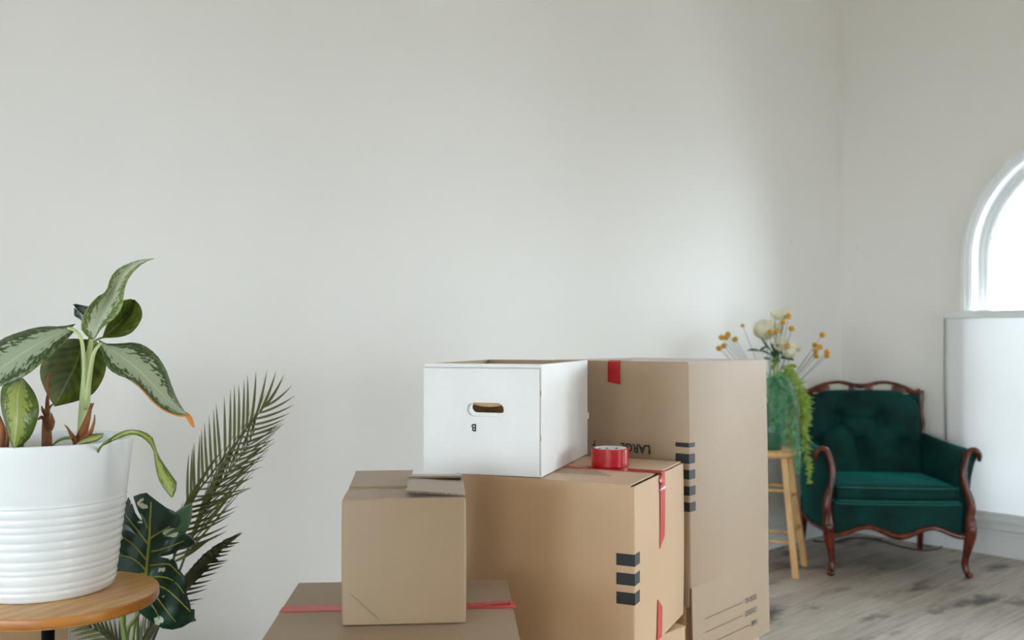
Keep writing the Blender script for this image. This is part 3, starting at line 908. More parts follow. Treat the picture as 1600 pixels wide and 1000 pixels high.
# ------------------------------------------------------------------ leaf helpers
def leaf(name, Lp, Mp, Rp, dL, dM, dR, mat, parent, off, rows=18, half=4, bulge=0.004, cup=1.0):
    """three outlines in (px,py) + depths along them -> one leaf surface"""
    def line(P, D):
        n = len(P); pts = [at(P[i][0], P[i][1], interp(D, i / (n - 1)) if len(D) > 1 else D[0]) for i in range(n)]
        return cr(pts, rows)
    A, M_, B = line(Lp, dL), line(Mp, dM), line(Rp, dR)
    V, F, U = [], [], []
    nc = 2 * half + 1
    view = W(0, -1)
    for i in range(rows):
        for k in range(nc):
            if k <= half: t = k / half; p = A[i].lerp(M_[i], t); b = math.sin(math.pi * t)
            else: t = (k - half) / half; p = M_[i].lerp(B[i], t); b = math.sin(math.pi * t)
            wloc = (A[i] - B[i]).length
            p = p + view * (bulge * b * min(1, wloc / 0.06))
            V.append(p - off); U.append((k / (nc - 1), i / (rows - 1)))
    for i in range(rows - 1):
        for k in range(nc - 1): F.append((i * nc + k, i * nc + k + 1, (i + 1) * nc + k + 1, (i + 1) * nc + k))
    o = mesh_obj(name, V, F, mat, parent, True, U)
    md = o.modifiers.new('thickness', 'SOLIDIFY'); md.thickness = 0.0009; md.offset = 0
    return o
def ptube(name, P, radii, mat, parent, off, seg=8, n=None):
    return tube(name, [at(x, y, d) for x, y, d in P], radii, mat, parent, seg, n, 1.0, off)

# ------------------------------------------------------------------ potted plant on the table
PC = W(-1.032, 2.058, TZ_)
r = empty('potted_plant', PC, 0)
tag(r, 'silver and green leaved plant in a white ribbed pot on the round table', 'potted plant')
PH = 0.330; rb, rt = 0.139, 0.1795
prof = [(rb - 0.006, 0.0), (rb - 0.001, 0.003), (rb, 0.008)]
ribz = [0.022, 0.036, 0.058, 0.070, 0.088, 0.110, 0.128, 0.148, 0.162, 0.178, 0.198]
def rad(z): return rb + (rt - rb) * (z / PH) ** 0.9
z = 0.010
for a, b in zip([0.010] + ribz, ribz + [0.204]):
    mid = (a + b) / 2
    prof += [(rad(a + 0.0022) - 0.0002, a + 0.0022), (rad(mid) + 0.0012, mid), (rad(b - 0.0022) - 0.0002, b - 0.0022), (rad(b) - 0.0013, b)]
prof += [(rad(0.21), 0.21), (rad(0.25), 0.25), (rad(0.29), 0.29), (rad(PH - 0.004), PH - 0.004), (rad(PH) - 0.0008, PH), (rad(PH) - 0.004, PH + 0.0005), (rad(PH) - 0.007, PH - 0.003),
         (rad(0.22) - 0.008, 0.22), (rad(0.12) - 0.009, 0.12), (0.0001, 0.12)]
lathe('pot', prof, M_POT, r, 96)
lathe('soil', [(rad(0.25) - 0.0085, 0.245), (0.09, 0.252), (0.0001, 0.255)], M_SOIL, r, 40)
D0 = 2.03
leaf('leaf', [(145, 532), (127, 515), (133, 487), (152, 464), (166, 455), (173, 433), (187, 418), (215, 407), (241, 404)],
     [(146, 531), (153, 510), (160, 490), (169, 470), (180, 448), (192, 430), (206, 416), (222, 409), (241, 404)],
     [(147, 531), (160, 512), (181, 495), (191, 478), (194, 455), (200, 437), (212, 421), (226, 410), (241, 404)],
     [D0, D0 - .03, D0 + .03, D0 + .04], [D0, D0 + .02, D0 + .05, D0 + .03], [D0, D0 - .04, D0 - .01, D0 + .02], M_LEAF_PALE, r, PC)
leaf('leaf', [(160, 528), (163, 518), (168, 505), (176, 490), (184, 478), (191, 470), (205, 467)],
     [(160, 528), (170, 520), (184, 508), (196, 496), (205, 486), (209, 477), (208, 468)],
     [(160, 528), (184, 527), (202, 522), (214, 511), (222, 494), (219, 478), (210, 468)],
     [D0 + .06, D0 + .1], [D0 + .06, D0 + .14, D0 + .13], [D0 + .06, D0 + .08, D0 + .12], M_LEAF_BACK, r, PC)
leaf('leaf', [(140, 500), (130, 492), (121, 484), (114, 475)], [(142, 497), (134, 489), (126, 482), (116, 476)], [(142, 479), (134, 478), (124, 476), (117, 475)],
     [D0 + .10], [D0 + .12], [D0 + .10], M_LEAF_DARK, r, PC, rows=8)
leaf('leaf', [(137, 492), (134, 500), (131, 505)], [(128, 488), (126, 495), (130, 504)], [(116, 481), (116, 493), (121, 492)],
     [D0 + .11], [D0 + .13], [D0 + .12], M_LEAF_DARK, r, PC, rows=8)
leaf('leaf', [(118, 506), (96, 510), (70, 510), (40, 516), (0, 532), (-40, 566), (-62, 622)],
     [(113, 512), (98, 517), (80, 526), (40, 549), (0, 577), (-36, 604), (-62, 623)],
     [(119, 515), (108, 527), (92, 543), (66, 566), (40, 587), (0, 604), (-34, 618), (-62, 624)],
     [D0, D0 - .02, D0 - .02], [D0, D0 - .05, D0 - .06], [D0, D0 - .10, D0 - .08], M_LEAF_SILVER, r, PC)
leaf('leaf', [(118, 529), (96, 531), (76, 547), (64, 570), (63, 588), (68, 604), (77, 622), (85, 634)],
     [(128, 530), (126, 545), (121, 562), (114, 580), (105, 597), (98, 611), (92, 623), (85, 635)],
     [(134, 530), (152, 534), (164, 550), (166, 574), (158, 598), (142, 618), (115, 628), (86, 635)],
     [D0 + .06, D0 + .12, D0 + .12], [D0 + .06, D0 + .10, D0 + .11], [D0 + .06, D0 + .13, D0 + .12], M_LEAF_BACK, r, PC)
lf = leaf('leaf', [(154, 531), (166, 537), (186, 537), (215, 536), (240, 550), (258, 575), (268, 602), (278, 626), (290, 645)],
     [(156, 534), (175, 547), (195, 561), (215, 577), (235, 597), (255, 618), (272, 634), (291, 647)],
     [(154, 532), (160, 552), (165, 570), (180, 584), (200, 592), (218, 606), (235, 625), (255, 640), (275, 648), (291, 649)],
     [D0, D0 + .03, D0 + .02, D0 - .04], [D0, D0 - .02, D0 - .04, D0 - .06], [D0, D0 - .06, D0 - .08, D0 - .07], M_LEAF_SILVER, r, PC)
leaf('dry_tip', [(289, 643), (296, 647), (301, 655), (304, 668)], [(289, 646), (295, 651), (300, 659), (303, 668)], [(289, 650), (293, 657), (298, 664), (302, 668)],
     [D0 - .05], [D0 - .055], [D0 - .06], M_ORANGE, lf, Vector(PC), rows=8, half=2)
ptube('dry_edge', [(210, 597, D0 - .082), (222, 609, D0 - .082), (238, 627, D0 - .083), (256, 641, D0 - .08), (276, 649, D0 - .073), (290, 650, D0 - .07)], [0.0006, 0.0014, 0.0014, 0.0018], M_ORANGE, lf, PC, 6)
leaf('leaf', [(33, 591), (14, 597), (3, 606), (1, 630), (7, 658), (14, 683), (22, 702)],
     [(35, 592), (30, 606), (27, 627), (27, 650), (25, 675), (22, 703)],
     [(36, 591), (48, 605), (57, 621), (61, 641), (56, 664), (45, 686), (24, 703)],
     [D0 - .06, D0 - .11, D0 - .13], [D0 - .07, D0 - .15, D0 - .15], [D0 - .06, D0 - .11, D0 - .13], M_LEAF_LIME, r, PC)
leaf('leaf', [(160, 693), (176, 682), (196, 672), (216, 672), (236, 681), (242, 695), (248, 712), (258, 728), (268, 742), (277, 757), (270, 777)],
     [(160, 695), (178, 684), (197, 675), (215, 676), (230, 684), (240, 698), (244, 716), (250, 734), (258, 750), (266, 762), (269, 777)],
     [(160, 697), (182, 687), (199, 680), (214, 680), (228, 688), (239, 702), (242, 722), (245, 740), (251, 756), (260, 768), (268, 778)],
     [1.95, 1.93, 1.90], [1.96, 1.92, 1.89], [1.96, 1.91, 1.89], M_LEAF_LIME, r, PC, bulge=0.002)
leaf('leaf', [(120, 692), (132, 684), (146, 678), (162, 677)], [(120, 694), (134, 688), (148, 684), (162, 679)], [(120, 696), (136, 692), (150, 690), (161, 682)],
     [1.97], [1.95], [1.95], M_LEAF_LIME, r, PC, rows=8)
ptube('stem', [(82, 696, 1.97), (90, 689, 1.97), (100, 685, 1.97), (112, 684, 1.98)], [0.002, 0.003, 0.003], M_PETIOLE, r, PC)
# stems
ptube('stem', [(126, 730, 2.03), (129, 680, 2.03), (133, 620, 2.03), (137, 570, D0), (143, 530, D0)], [0.0125, 0.012, 0.0115, 0.010, 0.004], M_STEM, r, PC, 12)
ptube('stem', [(136, 640, 2.02), (132, 590, 2.01), (131, 560, 2.01), (127, 530, 2.01), (118, 517, 2.01), (106, 513, 2.02)], [0.004, 0.0055, 0.005, 0.0045, 0.004, 0.003], M_STEM, r, PC, 8)
ptube('stem', [(134, 640, 2.015), (140, 590, 2.005), (145, 558, 2.0), (150, 545, 2.0), (157, 537, 2.02)], [0.004, 0.0055, 0.005, 0.0045, 0.003], M_STEM, r, PC, 8)
ptube('stem', [(140, 560, 2.04), (143, 545, 2.05), (150, 532, 2.08), (162, 527, 2.1)], [0.004, 0.003, 0.0022], M_PETIOLE, r, PC, 8)
ptube('stem', [(130, 600, 2.06), (128, 560, 2.08), (128, 532, 2.1)], [0.004, 0.003], M_PETIOLE, r, PC, 8)
ptube('stem', [(138, 560, 2.05), (140, 530, 2.08), (143, 510, 2.11), (141, 497, 2.13)], [0.004, 0.003, 0.0018], M_PETIOLE, r, PC, 8)
ptube('stem', [(33, 700, 1.985), (36, 660, 2.0), (38, 615, 2.0), (34, 592, 1.968)], [0.005, 0.004, 0.0025], M_PETIOLE, r, PC, 8)
ptube('stem', [(148, 722, 1.99), (153, 705, 1.97), (160, 695, 1.952), (172, 687, 1.95)], [0.004, 0.003, 0.0015], M_PETIOLE, r, PC, 8)
def sheath(P, radii):
    ptube('dry_sheath', P, radii, M_BARK, r, PC, 7)
sheath([(118, 720, 2.01), (122, 695, 2.01), (131, 672, 2.0), (138, 650, 2.0), (143, 630, 2.0)], [0.014, 0.012, 0.010, 0.006, 0.002])
sheath([(125, 690, 2.0), (140, 678, 1.99), (147, 660, 1.98), (148, 648, 1.98)], [0.008, 0.005, 0.0035, 0.001])
sheath([(120, 692, 2.0), (112, 680, 1.98), (105, 668, 1.98), (101, 664, 1.98)], [0.007, 0.006, 0.003, 0.001])
sheath([(138, 700, 2.0), (137, 690, 2.0), (137, 683, 2.0)], [0.007, 0.006, 0.002])
sheath([(140, 640, 2.0), (145, 632, 2.0), (147, 630, 2.0)], [0.004, 0.003, 0.001])
sheath([(73, 725, 1.98), (73, 690, 1.98), (72, 660, 1.98), (74, 645, 1.98)], [0.0115, 0.011, 0.010, 0.006])
sheath([(72, 660, 1.97), (66, 652, 1.97), (60, 655, 1.98)], [0.004, 0.004, 0.002])
sheath([(79, 672, 1.97), (82, 660, 1.97), (80, 645, 1.97)], [0.004, 0.005, 0.001])
sheath([(72, 648, 1.97), (67, 640, 1.97), (65, 634, 1.97)], [0.005, 0.004, 0.001])
sheath([(74, 648, 1.98), (74, 625, 1.98), (76, 612, 1.98), (73, 600, 1.98), (75, 588, 1.98), (80, 583, 1.98)], [0.006, 0.0045, 0.0035, 0.003, 0.003, 0.002])
sheath([(75, 640, 1.98), (82, 632, 1.98), (87, 634, 1.98)], [0.003, 0.002, 0.001])
sheath([(8, 720, 1.98), (6, 690, 1.98), (4, 670, 1.98), (-2, 650, 1.98)], [0.010, 0.009, 0.007, 0.003])
sheath([(10, 700, 1.97), (12, 680, 1.97), (8, 668, 1.97)], [0.004, 0.004, 0.002])
sheath([(33, 720, 1.98), (32, 695, 1.98), (33, 685, 1.98)], [0.009, 0.008, 0.003])

# ------------------------------------------------------------------ monstera
def z6(x, y): return (160 + x / 3.847, 740 + y / 3.847)
MC = W(-0.93, 2.30, 0)
r = empty('monstera_plant', MC, 0)
tag(r, 'dark green split-leaved monstera with yellow veins behind the round table', 'potted plant')
lathe('pot', [(0.085, 0.0), (0.09, 0.004), (0.105, 0.235), (0.108, 0.24), (0.098, 0.24), (0.096, 0.21), (0.0001, 0.21)], M_POTDARK, r, 40)
lathe('soil', [(0.0955, 0.212), (0.0001, 0.218)], M_SOIL, r, 30)
MD = 2.34
MID = [(292, 170), (290, 235), (282, 400), (270, 520), (265, 615), (285, 760), (300, 830)]
def mid_x(y):
    for a, b in zip(MID, MID[1:]):
        if a[1] <= y <= b[1]: return a[0] + (b[0] - a[0]) * (y - a[1]) / (b[1] - a[1])
    return MID[0][0] if y < MID[0][1] else MID[-1][0]
def mdepth(x, y):
    u = (x - mid_x(y)) / 250.0; v = (y - 500) / 420.0
    return MD + 0.05 * abs(u) ** 1.3 * (1 if u > 0 else 0.6) - 0.035 * (1 - v * v) * 0.6 + 0.006 * math.sin(u * 9 + v * 7)
contour = [(265, 115), (330, 165), (385, 205), (430, 225), (466, 256), (473, 288), (452, 320), (412, 342), (385, 362), (372, 380), (395, 372), (430, 356), (480, 347), (522, 368), (550, 398), (556, 415), (522, 436), (462, 458), (428, 480), (400, 490),
           (345, 500), (380, 508), (425, 512), (446, 540), (455, 570), (482, 602), (512, 640), (516, 662), (500, 692), (512, 742), (526, 780), (532, 814), (555, 816), (554, 866), (566, 884), (532, 893), (480, 924), (420, 938), (360, 930), (305, 898), (268, 872),
           (240, 850), (190, 800), (140, 730), (95, 650), (66, 575), (62, 500), (110, 505), (155, 505), (108, 470), (92, 455), (80, 400), (95, 350), (120, 335), (165, 345), (210, 372), (170, 325), (128, 295), (112, 240), (125, 190), (146, 165), (156, 140), (182, 190), (196, 232), (225, 278), (241, 291),
           (238, 268), (215, 225), (200, 185), (186, 138), (225, 122)]
def poly_leaf(name, contour, depth, mat, parent, off, conv=z6, cuts=2, thick=0.001):
    bm = bmesh.new()
    vs_ = [bm.verts.new((x, y, 0)) for x, y in contour]
    es = [bm.edges.new((vs_[i], vs_[(i + 1) % len(vs_)])) for i in range(len(vs_))]
    bmesh.ops.triangle_fill(bm, use_beauty=True, use_dissolve=False, edges=es)
    bmesh.ops.subdivide_edges(bm, edges=bm.edges[:], cuts=cuts, use_grid_fill=True)
    bmesh.ops.triangulate(bm, faces=bm.faces[:])
    for v in bm.verts:
        px, py = conv(v.co.x, v.co.y)
        v.co = at(px, py, depth(v.co.x, v.co.y)) - off
    o = bm_obj(name, bm, mat, parent, True)
    md = o.modifiers.new('thickness', 'SOLIDIFY'); md.thickness = thick; md.offset = 0
    return o
ml = poly_leaf('leaf', contour, mdepth, M_MONSTERA, r, MC, cuts=3)
def vein(pts, r0, r1):
    P = cr([(x, y, 0) for x, y in pts], 10)
    Q = [at(*z6(p.x, p.y), mdepth(p.x, p.y) - 0.0012) for p in P]
    tube('vein', Q, [r0, (r0 + r1) / 2, r1], M_VEIN, ml, 6, 12, 1.0, MC)
vein(MID[:5], 0.0020, 0.0042); vein([(265, 615), (262, 660), (250, 720)], 0.0035, 0.003)
for pts in ([(272, 420), (215, 345), (140, 250)], [(266, 520), (190, 430), (110, 375)], [(264, 582), (190, 515), (92, 488)], [(272, 330), (250, 270), (232, 240)],
            [(288, 388), (350, 350), (408, 317)], [(294, 470), (390, 445), (490, 404)], [(284, 552), (350, 545), (405, 548), (445, 588), (475, 612)], [(282, 622), (350, 620), (410, 635), (460, 675), (490, 722)],
            [(320, 672), (375, 690), (430, 732), (530, 832)], [(322, 735), (385, 820), (440, 892)], [(298, 788), (325, 830), (340, 872)], [(262, 600), (180, 610), (110, 640)]):
    vein(pts, 0.0024, 0.0011)
tube('petiole', [at(*z6(270, 625), MD - 0.02), at(*z6(262, 720), MD + 0.01), at(*z6(215, 850), MD + 0.02), at(198, 1000, MD + 0.0), MC + Vector((0.0, 0.0, 0.21))], [0.004, 0.005, 0.006, 0.0065], M_PETIOLE, r, 10, 20, 1.0, MC)
tube('petiole', [at(194, 950, MD - 0.03), at(192, 975, MD - 0.03), at(197, 1000, MD - 0.03), MC + Vector((0.02, 0.01, 0.21))], [0.006, 0.008, 0.006], M_PETIOLE, r, 10, 16, 1.0, MC)
# further leaves behind
def simple_leaf(name, tip, base, half, depth_t, depth_b, mat, parent, off, bend=0.0):
    tx, ty = tip; bx_, by_ = base
    dx, dy = tx - bx_, ty - by_; L = math.hypot(dx, dy); nx, ny = -dy / L, dx / L
    A, B, Mi = [], [], []
    for i in range(7):
        t = i / 6; w_ = half * math.sin(math.pi * min(1, t ** 0.75 * 0.98 + 0.02)) ** 0.8
        x, y = bx_ + dx * t + nx * bend * math.sin(math.pi * t), by_ + dy * t + ny * bend * math.sin(math.pi * t)
        Mi.append((x, y)); A.append((x + nx * w_, y + ny * w_)); B.append((x - nx * w_, y - ny * w_))
    return leaf(name, A, Mi, B, [depth_b + .01, depth_t + .01], [depth_b, depth_t], [depth_b + .01, depth_t + .01], mat, parent, off, rows=12, half=3, bulge=0.003)
M_LEAF_PLAIN = plain('plain_green_leaf', rgb(72, 112, 76), 0.4)
simple_leaf('leaf', (300, 786), (262, 845), 17, 2.50, 2.44, M_LEAF_PLAIN, r, MC)
tube('petiole', [at(262, 845, 2.44), at(235, 900, 2.42), at(215, 960, 2.4), MC + Vector((0.03, 0.03, 0.21))], [0.0025, 0.004, 0.005], M_PETIOLE, r, 8, 16, 1.0, MC)
simple_leaf('leaf', (186, 800), (225, 860), 26, 2.46, 2.42, M_MONSTERA, r, MC)
simple_leaf('leaf', (180, 850), (232, 880), 22, 2.44, 2.42, M_MONSTERA, r, MC)
tube('petiole', [at(228, 865, 2.42), at(222, 920, 2.42), at(210, 980, 2.38), MC + Vector((-0.02, 0.03, 0.21))], [0.0025, 0.004, 0.005], M_PETIOLE, r, 8, 16, 1.0, MC)

# ------------------------------------------------------------------ palm
AC = W(-1.035, 2.64, 0)
r = empty('palm_plant', AC, 0)
tag(r, 'dark feathery palm with narrow leaflets rising by the left wall behind the monstera', 'potted plant')
lathe('pot', [(0.10, 0.0), (0.105, 0.004), (0.125, 0.26), (0.128, 0.265), (0.118, 0.265), (0.116, 0.235), (0.0001, 0.235)], M_POTDARK, r, 40)
lathe('soil', [(0.1155, 0.236), (0.0001, 0.243)], M_SOIL, r, 30)
def leaflet(base, tip, wid, mat, parent, sag, side):
    b, t = base, tip
    v = t - b; L = v.length
    ctrl = b.lerp(t, 0.45) + sag
    view = W(0, -1)
    V, F = [], []
    n = 7
    for i in range(n):
        u = i / (n - 1)
        p = b * (1 - u) ** 2 + ctrl * 2 * u * (1 - u) + t * u * u
        tg = ((ctrl - b) * (1 - u) + (t - ctrl) * u).normalized()
        sd = tg.cross(view).normalized()
        hw = wid * (math.sin(math.pi * (0.10 + 0.90 * u) ** 0.7) ** 0.8 if u < 1 else 0.0) + 0.0002
        V += [p + sd * hw - AC, p + view * (-0.35 * hw) - AC, p - sd * hw - AC]
    for i in range(n - 1):
        a = 3 * i
        F += [(a, a + 1, a + 4, a + 3), (a + 1, a + 2, a + 5, a + 4)]
    mesh_obj('leaflet', V, F, mat, parent, True)
def frond(path, specs, r0, r1, mat):
    P3 = [at(x, y, d) for x, y, d in path]
    f = tube('frond', P3, [r0, (r0 + r1) / 2, r1], M_RACHIS, r, 6, 30, 1.0, AC)
    fine = cr(P3, 60)
    for t, (tx, ty), dd, bend, wid in specs:
        b = interp(fine, t)
        dep = (b.x * _s + b.y * _c)
        tip = at(tx, ty, dep + dd)
        leaflet(b, tip, wid, mat, f, at(tx, ty, dep).lerp(b, 0.5) * 0 + (W(bend[0], 0) + Vector((0, 0, bend[1]))), 1)
    return f
def z5(x, y): return (180 + x / 5, 570 + y / 5)
R1 = [(205, 1060, 2.62), (228, 990, 2.60), (258, 925, 2.60), (272, 870, 2.62), (287, 812, 2.65), (308, 770, 2.68), (320, 754, 2.69), (344, 722, 2.71), (364, 698, 2.72), (388, 666, 2.74), (413, 636, 2.76)]
left_tips = [(575, 690), (605, 640), (617, 605), (662, 545), (675, 495), (697, 445), (733, 395), (768, 345), (788, 300), (852, 245), (900, 190), (930, 155), (965, 150), (1005, 110), (1033, 80), (1100, 50), (1185, 40), (1258, 45), (1320, 75)]
right_tips = [(1383, 160), (1405, 240), (1400, 310), (1365, 375), (1330, 420), (1300, 455), (1240, 520), (1245, 580), (1215, 615), (1200, 660), (1180, 710), (1165, 735), (1150, 795), (1080, 880), (1060, 960)]
specs = []
# length fraction along the rachis: (308,770) is about 0.55
for i, tp in enumerate(left_tips):
    t = 0.585 + (1.0 - 0.585) * i / (len(left_tips) - 1)
    specs.append((t, z5(*tp), 0.05, (-0.006 + 0.0135 * (i / 18.0), -0.004), 0.0042))
for i, tp in enumerate(right_tips):
    t = 1.0 - (1.0 - 0.63) * i / (len(right_tips) - 1)
    specs.append((t, z5(*tp), -0.05, (0.004, -0.010), 0.0034))
low_right = [(905, 20), (895, 85), (830, 110), (770, 160), (815, 195), (800, 225), (770, 250), (755, 310), (750, 345), (700, 360), (660, 380)]
for i, tp in enumerate(low_right):
    t = 0.61 - 0.20 * i / (len(low_right) - 1)
    specs.append((t, z6(*tp), -0.06, (0.003, -0.012), 0.0040))
for i in range(16):
    t = 0.59 - 0.16 * i / 15
    specs.append((t, (349 - i * 4.6 + 2 * math.sin(i * 2.3), 700 + i * 6.3 + 3 * math.sin(i * 3.1)), -0.10, (-0.022, -0.006), 0.0034))
frond(R1, specs, 0.006, 0.0012, M_PALM)
R1B = [(215, 1055, 2.64), (245, 985, 2.66), (272, 915, 2.70), (292, 862, 2.74), (316, 806, 2.78), (338, 764, 2.80), (360, 734, 2.82), (384, 700, 2.84), (400, 668, 2.85)]
specs = []
for i in range(22):
    t = 0.45 + 0.52 * i / 21
    b = interp([Vector((x, y, 0)) for x, y, d_ in R1B], 0.25 + t * 0.75)
    specs.append((t, (b.x + 14 + 6 * math.sin(i * 1.9), b.y - 58 + 5 * math.sin(i * 2.6)), 0.02, (-0.012, 0.0), 0.0021))
    specs.append((t, (b.x + 44 + 5 * math.sin(i * 2.2), b.y - 16 + 5 * math.sin(i * 1.3)), -0.03, (0.004, -0.008), 0.0022))
frond(R1B, specs, 0.005, 0.0012, M_PALM)
R2 = [(205, 1060, 2.60), (235, 985, 2.56), (262, 935, 2.54), (290, 900, 2.54), (318, 868, 2.55), (346, 848, 2.56), (376, 832, 2.58)]
specs = []
for i, tp in enumerate([(379, 832), (375, 847), (367, 852), (362, 860), (357, 866), (357, 875), (353, 878), (349, 884), (340, 894), (332, 906), (324, 914), (324, 920), (317, 935), (304, 943)]):
    specs.append((0.93 - 0.48 * i / 13, tp, -0.03, (0.002, -0.006), 0.0036))
for i in range(16):
    t = 0.90 - 0.45 * i / 15
    specs.append((t, (376 - i * 4.8, 834 + i * 3.6 + 3 * math.sin(i * 2.7)), 0.05, (-0.004, -0.008), 0.0066))
for i in range(14):
    t = 0.85 - 0.45 * i / 13
    specs.append((t, (345 - i * 3.4, 868 + i * 3.0 + 4 * math.sin(i * 1.7)), -0.05, (0.0, -0.012), 0.0085))
frond(R2, specs, 0.005, 0.0012, M_PALM2)
R3 = [(205, 1060, 2.58), (185, 1020, 2.52), (160, 990, 2.48), (125, 974, 2.45)]
specs = []
for i in range(9):
    t = 0.35 + 0.6 * i / 8
    specs.append((t, (150 - 6 * i, 1030 - 6 * i), -0.02, (0, 0.004), 0.0045))
    specs.append((t, (186 - 8 * i, 965 - 0.4 * i), 0.02, (0, 0.004), 0.0045))
frond(R3, specs, 0.004, 0.0012, M_PALM)
R4 = [(205, 1060, 2.55), (222, 1000, 2.50), (245, 965, 2.47), (262, 940, 2.46)]
specs = []
for i in range(8):
    t = 0.3 + 0.6 * i / 7
    specs.append((t, (216 + 5 * i, 975 - 9 * i), 0.02, (-0.004, 0), 0.0032)); specs.append((t, (240 + 4 * i, 990 - 7 * i), -0.02, (0.003, -0.003), 0.0032))
frond(R4, specs, 0.003, 0.0012, M_PALM2)

# ------------------------------------------------------------------ green armchair
CL, CR_ = (1.612, 4.74), (2.278, 4.665)
cx_, cz_ = (CL[0] + CR_[0]) / 2, (CL[1] + CR_[1]) / 2
dn = Vector((CR_[0] - CL[0], CR_[1] - CL[1])).normalized()
ctr = W(cx_ - dn.y * 0.335, cz_ + dn.x * 0.335, 0)
r = empty('armchair', ctr, ang(dn.x, dn.y) + 0.03)
tag(r, 'dark green velvet armchair with carved mahogany frame in the corner', 'armchair')
HWd = 0.335
# seat
def serp(x): return 0.222 + 0.020 * math.cos(x / 0.31 * math.pi * 2.0) * -1 * 0.9 + 0.004
bm = bmesh.new()
n = 24
top_, bot_, topb, botb = [], [], [], []
for i in range(n + 1):
    x = -0.315 + 0.63 * i / n
    yb_ = -0.335 - 0.02 * math.cos(x / 0.315 * math.pi / 2)
    zb = 0.235 - 0.022 * math.cos(x / 0.315 * math.pi * 2) * (1 if True else 0) + 0.0
    top_.append(bm.verts.new((x, yb_, 0.372))); bot_.append(bm.verts.new((x, yb_, zb)))
    topb.append(bm.verts.new((x, 0.27, 0.372))); botb.append(bm.verts.new((x, 0.27, 0.235)))
for i in range(n):
    bm.faces.new((bot_[i], bot_[i + 1], top_[i + 1], top_[i])); bm.faces.new((top_[i], top_[i + 1], topb[i + 1], topb[i]))
    bm.faces.new((topb[i], topb[i + 1], botb[i + 1], botb[i])); bm.faces.new((botb[i], botb[i + 1], bot_[i + 1], bot_[i]))
bm.faces.new((bot_[0], top_[0], topb[0], botb[0])); bm.faces.new((bot_[n], botb[n], topb[n], top_[n]))
autosmooth(bm_obj('seat_base', bm, M_VELVET, r), 40)
rail = [(-0.33 + 0.66 * i / 24, -0.345 - 0.02 * math.cos((-0.33 + 0.66 * i / 24) / 0.33 * math.pi / 2), 0.228 - 0.022 * math.cos((-0.33 + 0.66 * i / 24) / 0.315 * math.pi * 2)) for i in range(25)]
tube('front_rail', rail, [0.014, 0.012, 0.013, 0.018, 0.013, 0.012, 0.014], M_MAHOG, r, 10, 60)
for s in (-1, 1):
    tube('side_rail', [(s * 0.345, -0.33, 0.22), (s * 0.35, 0.0, 0.205), (s * 0.335, 0.28, 0.22)], [0.013], M_MAHOG, r, 8, 12)
# cushion: rounded slab with crown
def cushion(name, x0, x1, y0, y1, z0, z1, mat, parent, crown=0.015, rr=0.03, frontbow=0.02):
    bm = bmesh.new(); nx, ny = 20, 16
    add_box(bm, x0, x1, y0, y1, z0, z1, rr, 4)
    bmesh.ops.subdivide_edges(bm, edges=[e for e in bm.edges if e.calc_length() > 0.1], cuts=9, use_grid_fill=True)
    for v in bm.verts:
        u = (v.co.x - (x0 + x1) / 2) / ((x1 - x0) / 2); w_ = (v.co.y - (y0 + y1) / 2) / ((y1 - y0) / 2)
        if v.co.z > (z0 + z1) / 2: v.co.z += crown * (1 - u * u) * (1 - w_ * w_)
        if w_ < 0: v.co.y -= frontbow * math.cos(u * math.pi / 2) * (-w_)
    return bm_obj(name, bm, mat, parent, True)
cu_ = cushion('seat_cushion', -0.312, 0.312, -0.325, 0.215, 0.374, 0.452, M_VELVET, r)
for zz in (0.380, 0.446):
    tube('piping', [(x, -0.331 - 0.02 * math.cos(x / 0.312 * math.pi / 2), zz) for x in [-0.30 + 0.6 * i / 12 for i in range(13)]], [0.0038], M_PIPING, cu_, 6, 26)
tube('piping', [(x, -0.358 - 0.02 * math.cos(x / 0.312 * math.pi / 2) + 0.018, 0.366) for x in [-0.31 + 0.62 * i / 12 for i in range(13)]], [0.0036], M_PIPING, r, 6, 26)
# back with buttoned tufts
BH0, BH1 = 0.40, 0.915
buttons = [(-0.15, 0.745), (0.09, 0.745), (-0.03, 0.60), (-0.27, 0.60), (0.21, 0.60)]
def back_top(x): return BH1 - 0.006 - 0.008 * (abs(x) / 0.3) ** 2 - (0.085 * max(0, (abs(x) - 0.17) / 0.15) ** 2)
V, F = [], []
nx, nz = 44, 40
for side in (0, 1):
    for j in range(nz + 1):
        for i in range(nx + 1):
            x = -0.32 + 0.64 * i / nx; t = j / nz
            zt = back_top(x); z = BH0 + (zt - BH0) * t
            yrec = 0.215 + 0.085 * ((z - 0.40) / 0.5)
            e = min(1, (0.32 - abs(x)) / 0.05, (1 - t) / 0.10) ; e = max(0, e)
            puff = 0.055 * math.sqrt(1 - (1 - e) ** 2)
            if side == 0:
                dimp = 0
                for bx_, bz_ in buttons:
                    dd = math.hypot(x - bx_, z - bz_); dimp += 0.040 * math.exp(-(dd / 0.034) ** 2) + 0.020 * math.exp(-(dd / 0.07) ** 2)
                for (ax, az), (bx_, bz_) in (((-0.15, 0.745), (-0.03, 0.60)), ((0.09, 0.745), (-0.03, 0.60)), ((-0.15, 0.745), (-0.15, 0.93)), ((0.09, 0.745), (0.09, 0.93)), ((-0.15, 0.745), (-0.27, 0.60)), ((0.09, 0.745), (0.21, 0.60)), ((-0.15, 0.745), (0.09, 0.745)), ((-0.03, 0.6), (-0.03, 0.42))):
                    vx, vz = bx_ - ax, bz_ - az; q_ = max(0, min(1, ((x - ax) * vx + (z - az) * vz) / (vx * vx + vz * vz)))
                    dd = math.hypot(x - ax - q_ * vx, z - az - q_ * vz); dimp += 0.016 * math.exp(-(dd / 0.018) ** 2)
                y = yrec - puff + min(dimp, 0.052) * e
            else: y = yrec + 0.03 + 0.012 * e
            V.append((x, y, z))
